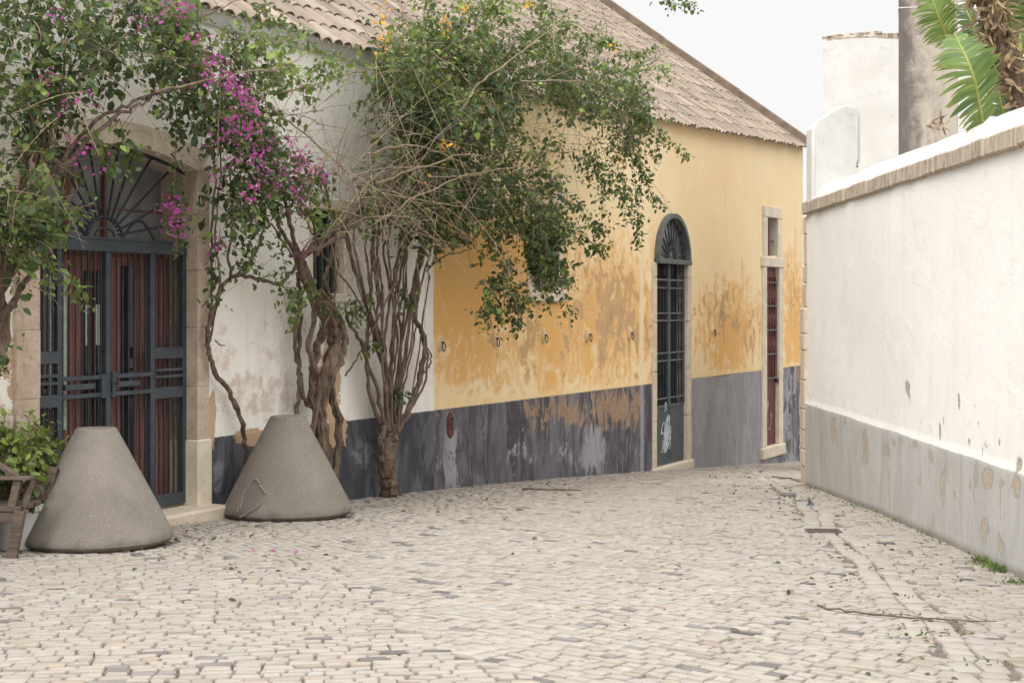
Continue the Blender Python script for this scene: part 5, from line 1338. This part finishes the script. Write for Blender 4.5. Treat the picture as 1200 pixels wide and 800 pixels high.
def twig(name, pix, r, label, side=0):
    P = [Vector(onground(*q)) + Vector((0, 0, r+.008)) for q in pix]
    b = tuple(P[0]); g = MB(); S = spline(P, 6, .004)
    g.tube([p-P[0] for p in S], np.linspace(r, r*.5, len(S)).tolist(), 6)
    for _ in range(side):
        p = rnd.choice(S[2:-2]); g.tube([p-P[0], p-P[0]+Vector((rnd.uniform(-.08, .12), rnd.uniform(-.1, .1), .01)), p-P[0]+Vector((rnd.uniform(-.1, .2), rnd.uniform(-.16, .16), .0))], [r*.5, r*.35, r*.2], 5)
    o = g.build(name, M['stem'], None, b); tag(o, label, 'twig'); return o
twig('fallen_branch', [(958, 712), (1000, 720), (1080, 727), (1168, 731)], .006, 'long thin fallen branch lying across the cobbles at lower right', 5)
twig('fallen_stick', [(612, 575), (645, 576), (682, 577)], .012, 'short straight dark stick on the street in front of the yellow house', 0)
twig('fallen_stick', [(430, 577), (450, 580), (472, 582)], .010, 'pale stick lying at the foot of the creeper stems', 1)
twig('fallen_stick', [(905, 560), (925, 562), (945, 566)], .010, 'thin stick on the paving near the narrow door', 1)
def litter(name, label, cat, spots, cols, size, mat, seed=1):
    LV = Leaves()
    for (cx, cy, rx, ry, n) in spots:
        P = []
        for _ in range(n):
            if rnd.random() < .45: continue
            x, y, z = onground(cx+rnd.gauss(0, rx*.5), max(560, cy+rnd.gauss(0, ry*.5)))
            if x > RW-.02 and y < RWE: x = RW-.03
            P.append((x, y, z+rnd.uniform(.004, .016)))
        n = len(P); d = unit(rng.normal(0, 1, (n, 3))*np.array([1, 1, .25])); nn = unit(np.array([0, 0, 1])+rng.normal(0, .35, (n, 3)))
        L = size*rng.uniform(.5, 1.4, n); c = np.array([cols[rnd.randrange(len(cols))] for _ in range(n)])*rng.uniform(.7, 1.3, (n, 1))
        LV.add(np.array(P), d, nn, L, L*.55, c)
    o = LV.build(name, mat, None, (0, 0, 0)); tag(o, label, cat, kind='stuff')
litter('fallen_leaves', 'small dry and green leaves scattered over the cobbles', 'leaves',
       [(880, 575, 60, 14, 90), (930, 590, 40, 20, 90), (990, 640, 60, 60, 70), (1080, 740, 60, 60, 60), (700, 640, 220, 60, 60), (300, 660, 200, 40, 50), (500, 590, 120, 14, 70), (800, 700, 200, 80, 40), (230, 640, 40, 12, 24), (1100, 640, 60, 30, 40), (600, 570, 100, 6, 60), (860, 553, 60, 4, 50)],
       [(.06, .09, .03), (.10, .075, .04), (.05, .04, .03), (.16, .12, .06), (.09, .14, .04)], .035, M['leaf'])
litter('fallen_petals', 'magenta petals fallen on the cobbles near the cones', 'petals',
       [(205, 612, 20, 6, 9), (228, 612, 3, 2, 4), (330, 650, 30, 8, 12), (346, 648, 3, 2, 4), (305, 672, 6, 3, 3), (1040, 640, 3, 2, 3), (250, 625, 80, 12, 8)], [(.55, .04, .38)], .03, M['petal'])
# weeds along the foot of the garden wall
def weeds():
    LV = Leaves()
    for (y0_, y1_, n, s_) in ((9.3, 9.8, 120, .03), (10.5, 11.2, 30, .02), (11.8, 15.5, 90, .02)):
        y = rng.uniform(y0_, y1_, n); x = RW-.02-np.abs(rng.normal(0, .05, n)); z = ground(x, y)+rng.uniform(0, .02, n)
        d = unit(rng.normal(0, .8, (n, 3))+np.array([-.2, 0, .6])); c = np.array([.10, .16, .035])*rng.uniform(.6, 1.5, (n, 1)); L = s_*rng.uniform(.6, 1.5, n)
        LV.add(np.stack([x, y, z], 1), d, unit(rng.normal(0, 1, (n, 3))), L, L*.5, c)
    for (cx, cy, n) in ((1190, 683, 90), (1062, 722, 14), (1125, 742, 14), (945, 562, 20), (994, 681, 12), (1070, 700, 12), (1085, 745, 20), (1160, 780, 20)):
        x0, y0_, z0 = onground(cx, cy); k = n
        p = np.array([x0, y0_, z0])+rng.normal(0, 1, (k, 3))*np.array([.05, .03, .004])+np.array([0, 0, .008])
        LV.add(p, unit(rng.normal(0, .8, (k, 3))+np.array([0, 0, .5])), unit(rng.normal(0, 1, (k, 3))), .018*rng.uniform(.6, 1.4, k), .009*rng.uniform(.6, 1.4, k), np.array([.10, .16, .035])*rng.uniform(.6, 1.5, (k, 1)))
    o = LV.build('weeds', M['leaf'], None, (0, 0, 0)); tag(o, 'tiny green weeds in the joints and at the foot of the garden wall', 'weeds', kind='stuff')
weeds()
x, y, z = onground(950, 593)
g = MB(); g.add([(x*.62, y*.62, z*.6) for x, y, z in [(-.05, -.03, .0), (.0, -.045, .02), (.06, -.01, .004), (.05, .04, .018), (-.01, .02, .045), (-.055, .03, .008), (.01, .0, .03)]], [(0, 1, 6), (1, 2, 6), (2, 3, 6), (3, 4, 6), (4, 5, 6), (5, 0, 6)])
o = g.build('litter_scrap', M['bluescrap'], None, (x, y, z+.006), fix=False); tag(o, 'crumpled dark blue scrap of plastic near the wall corner', 'litter')
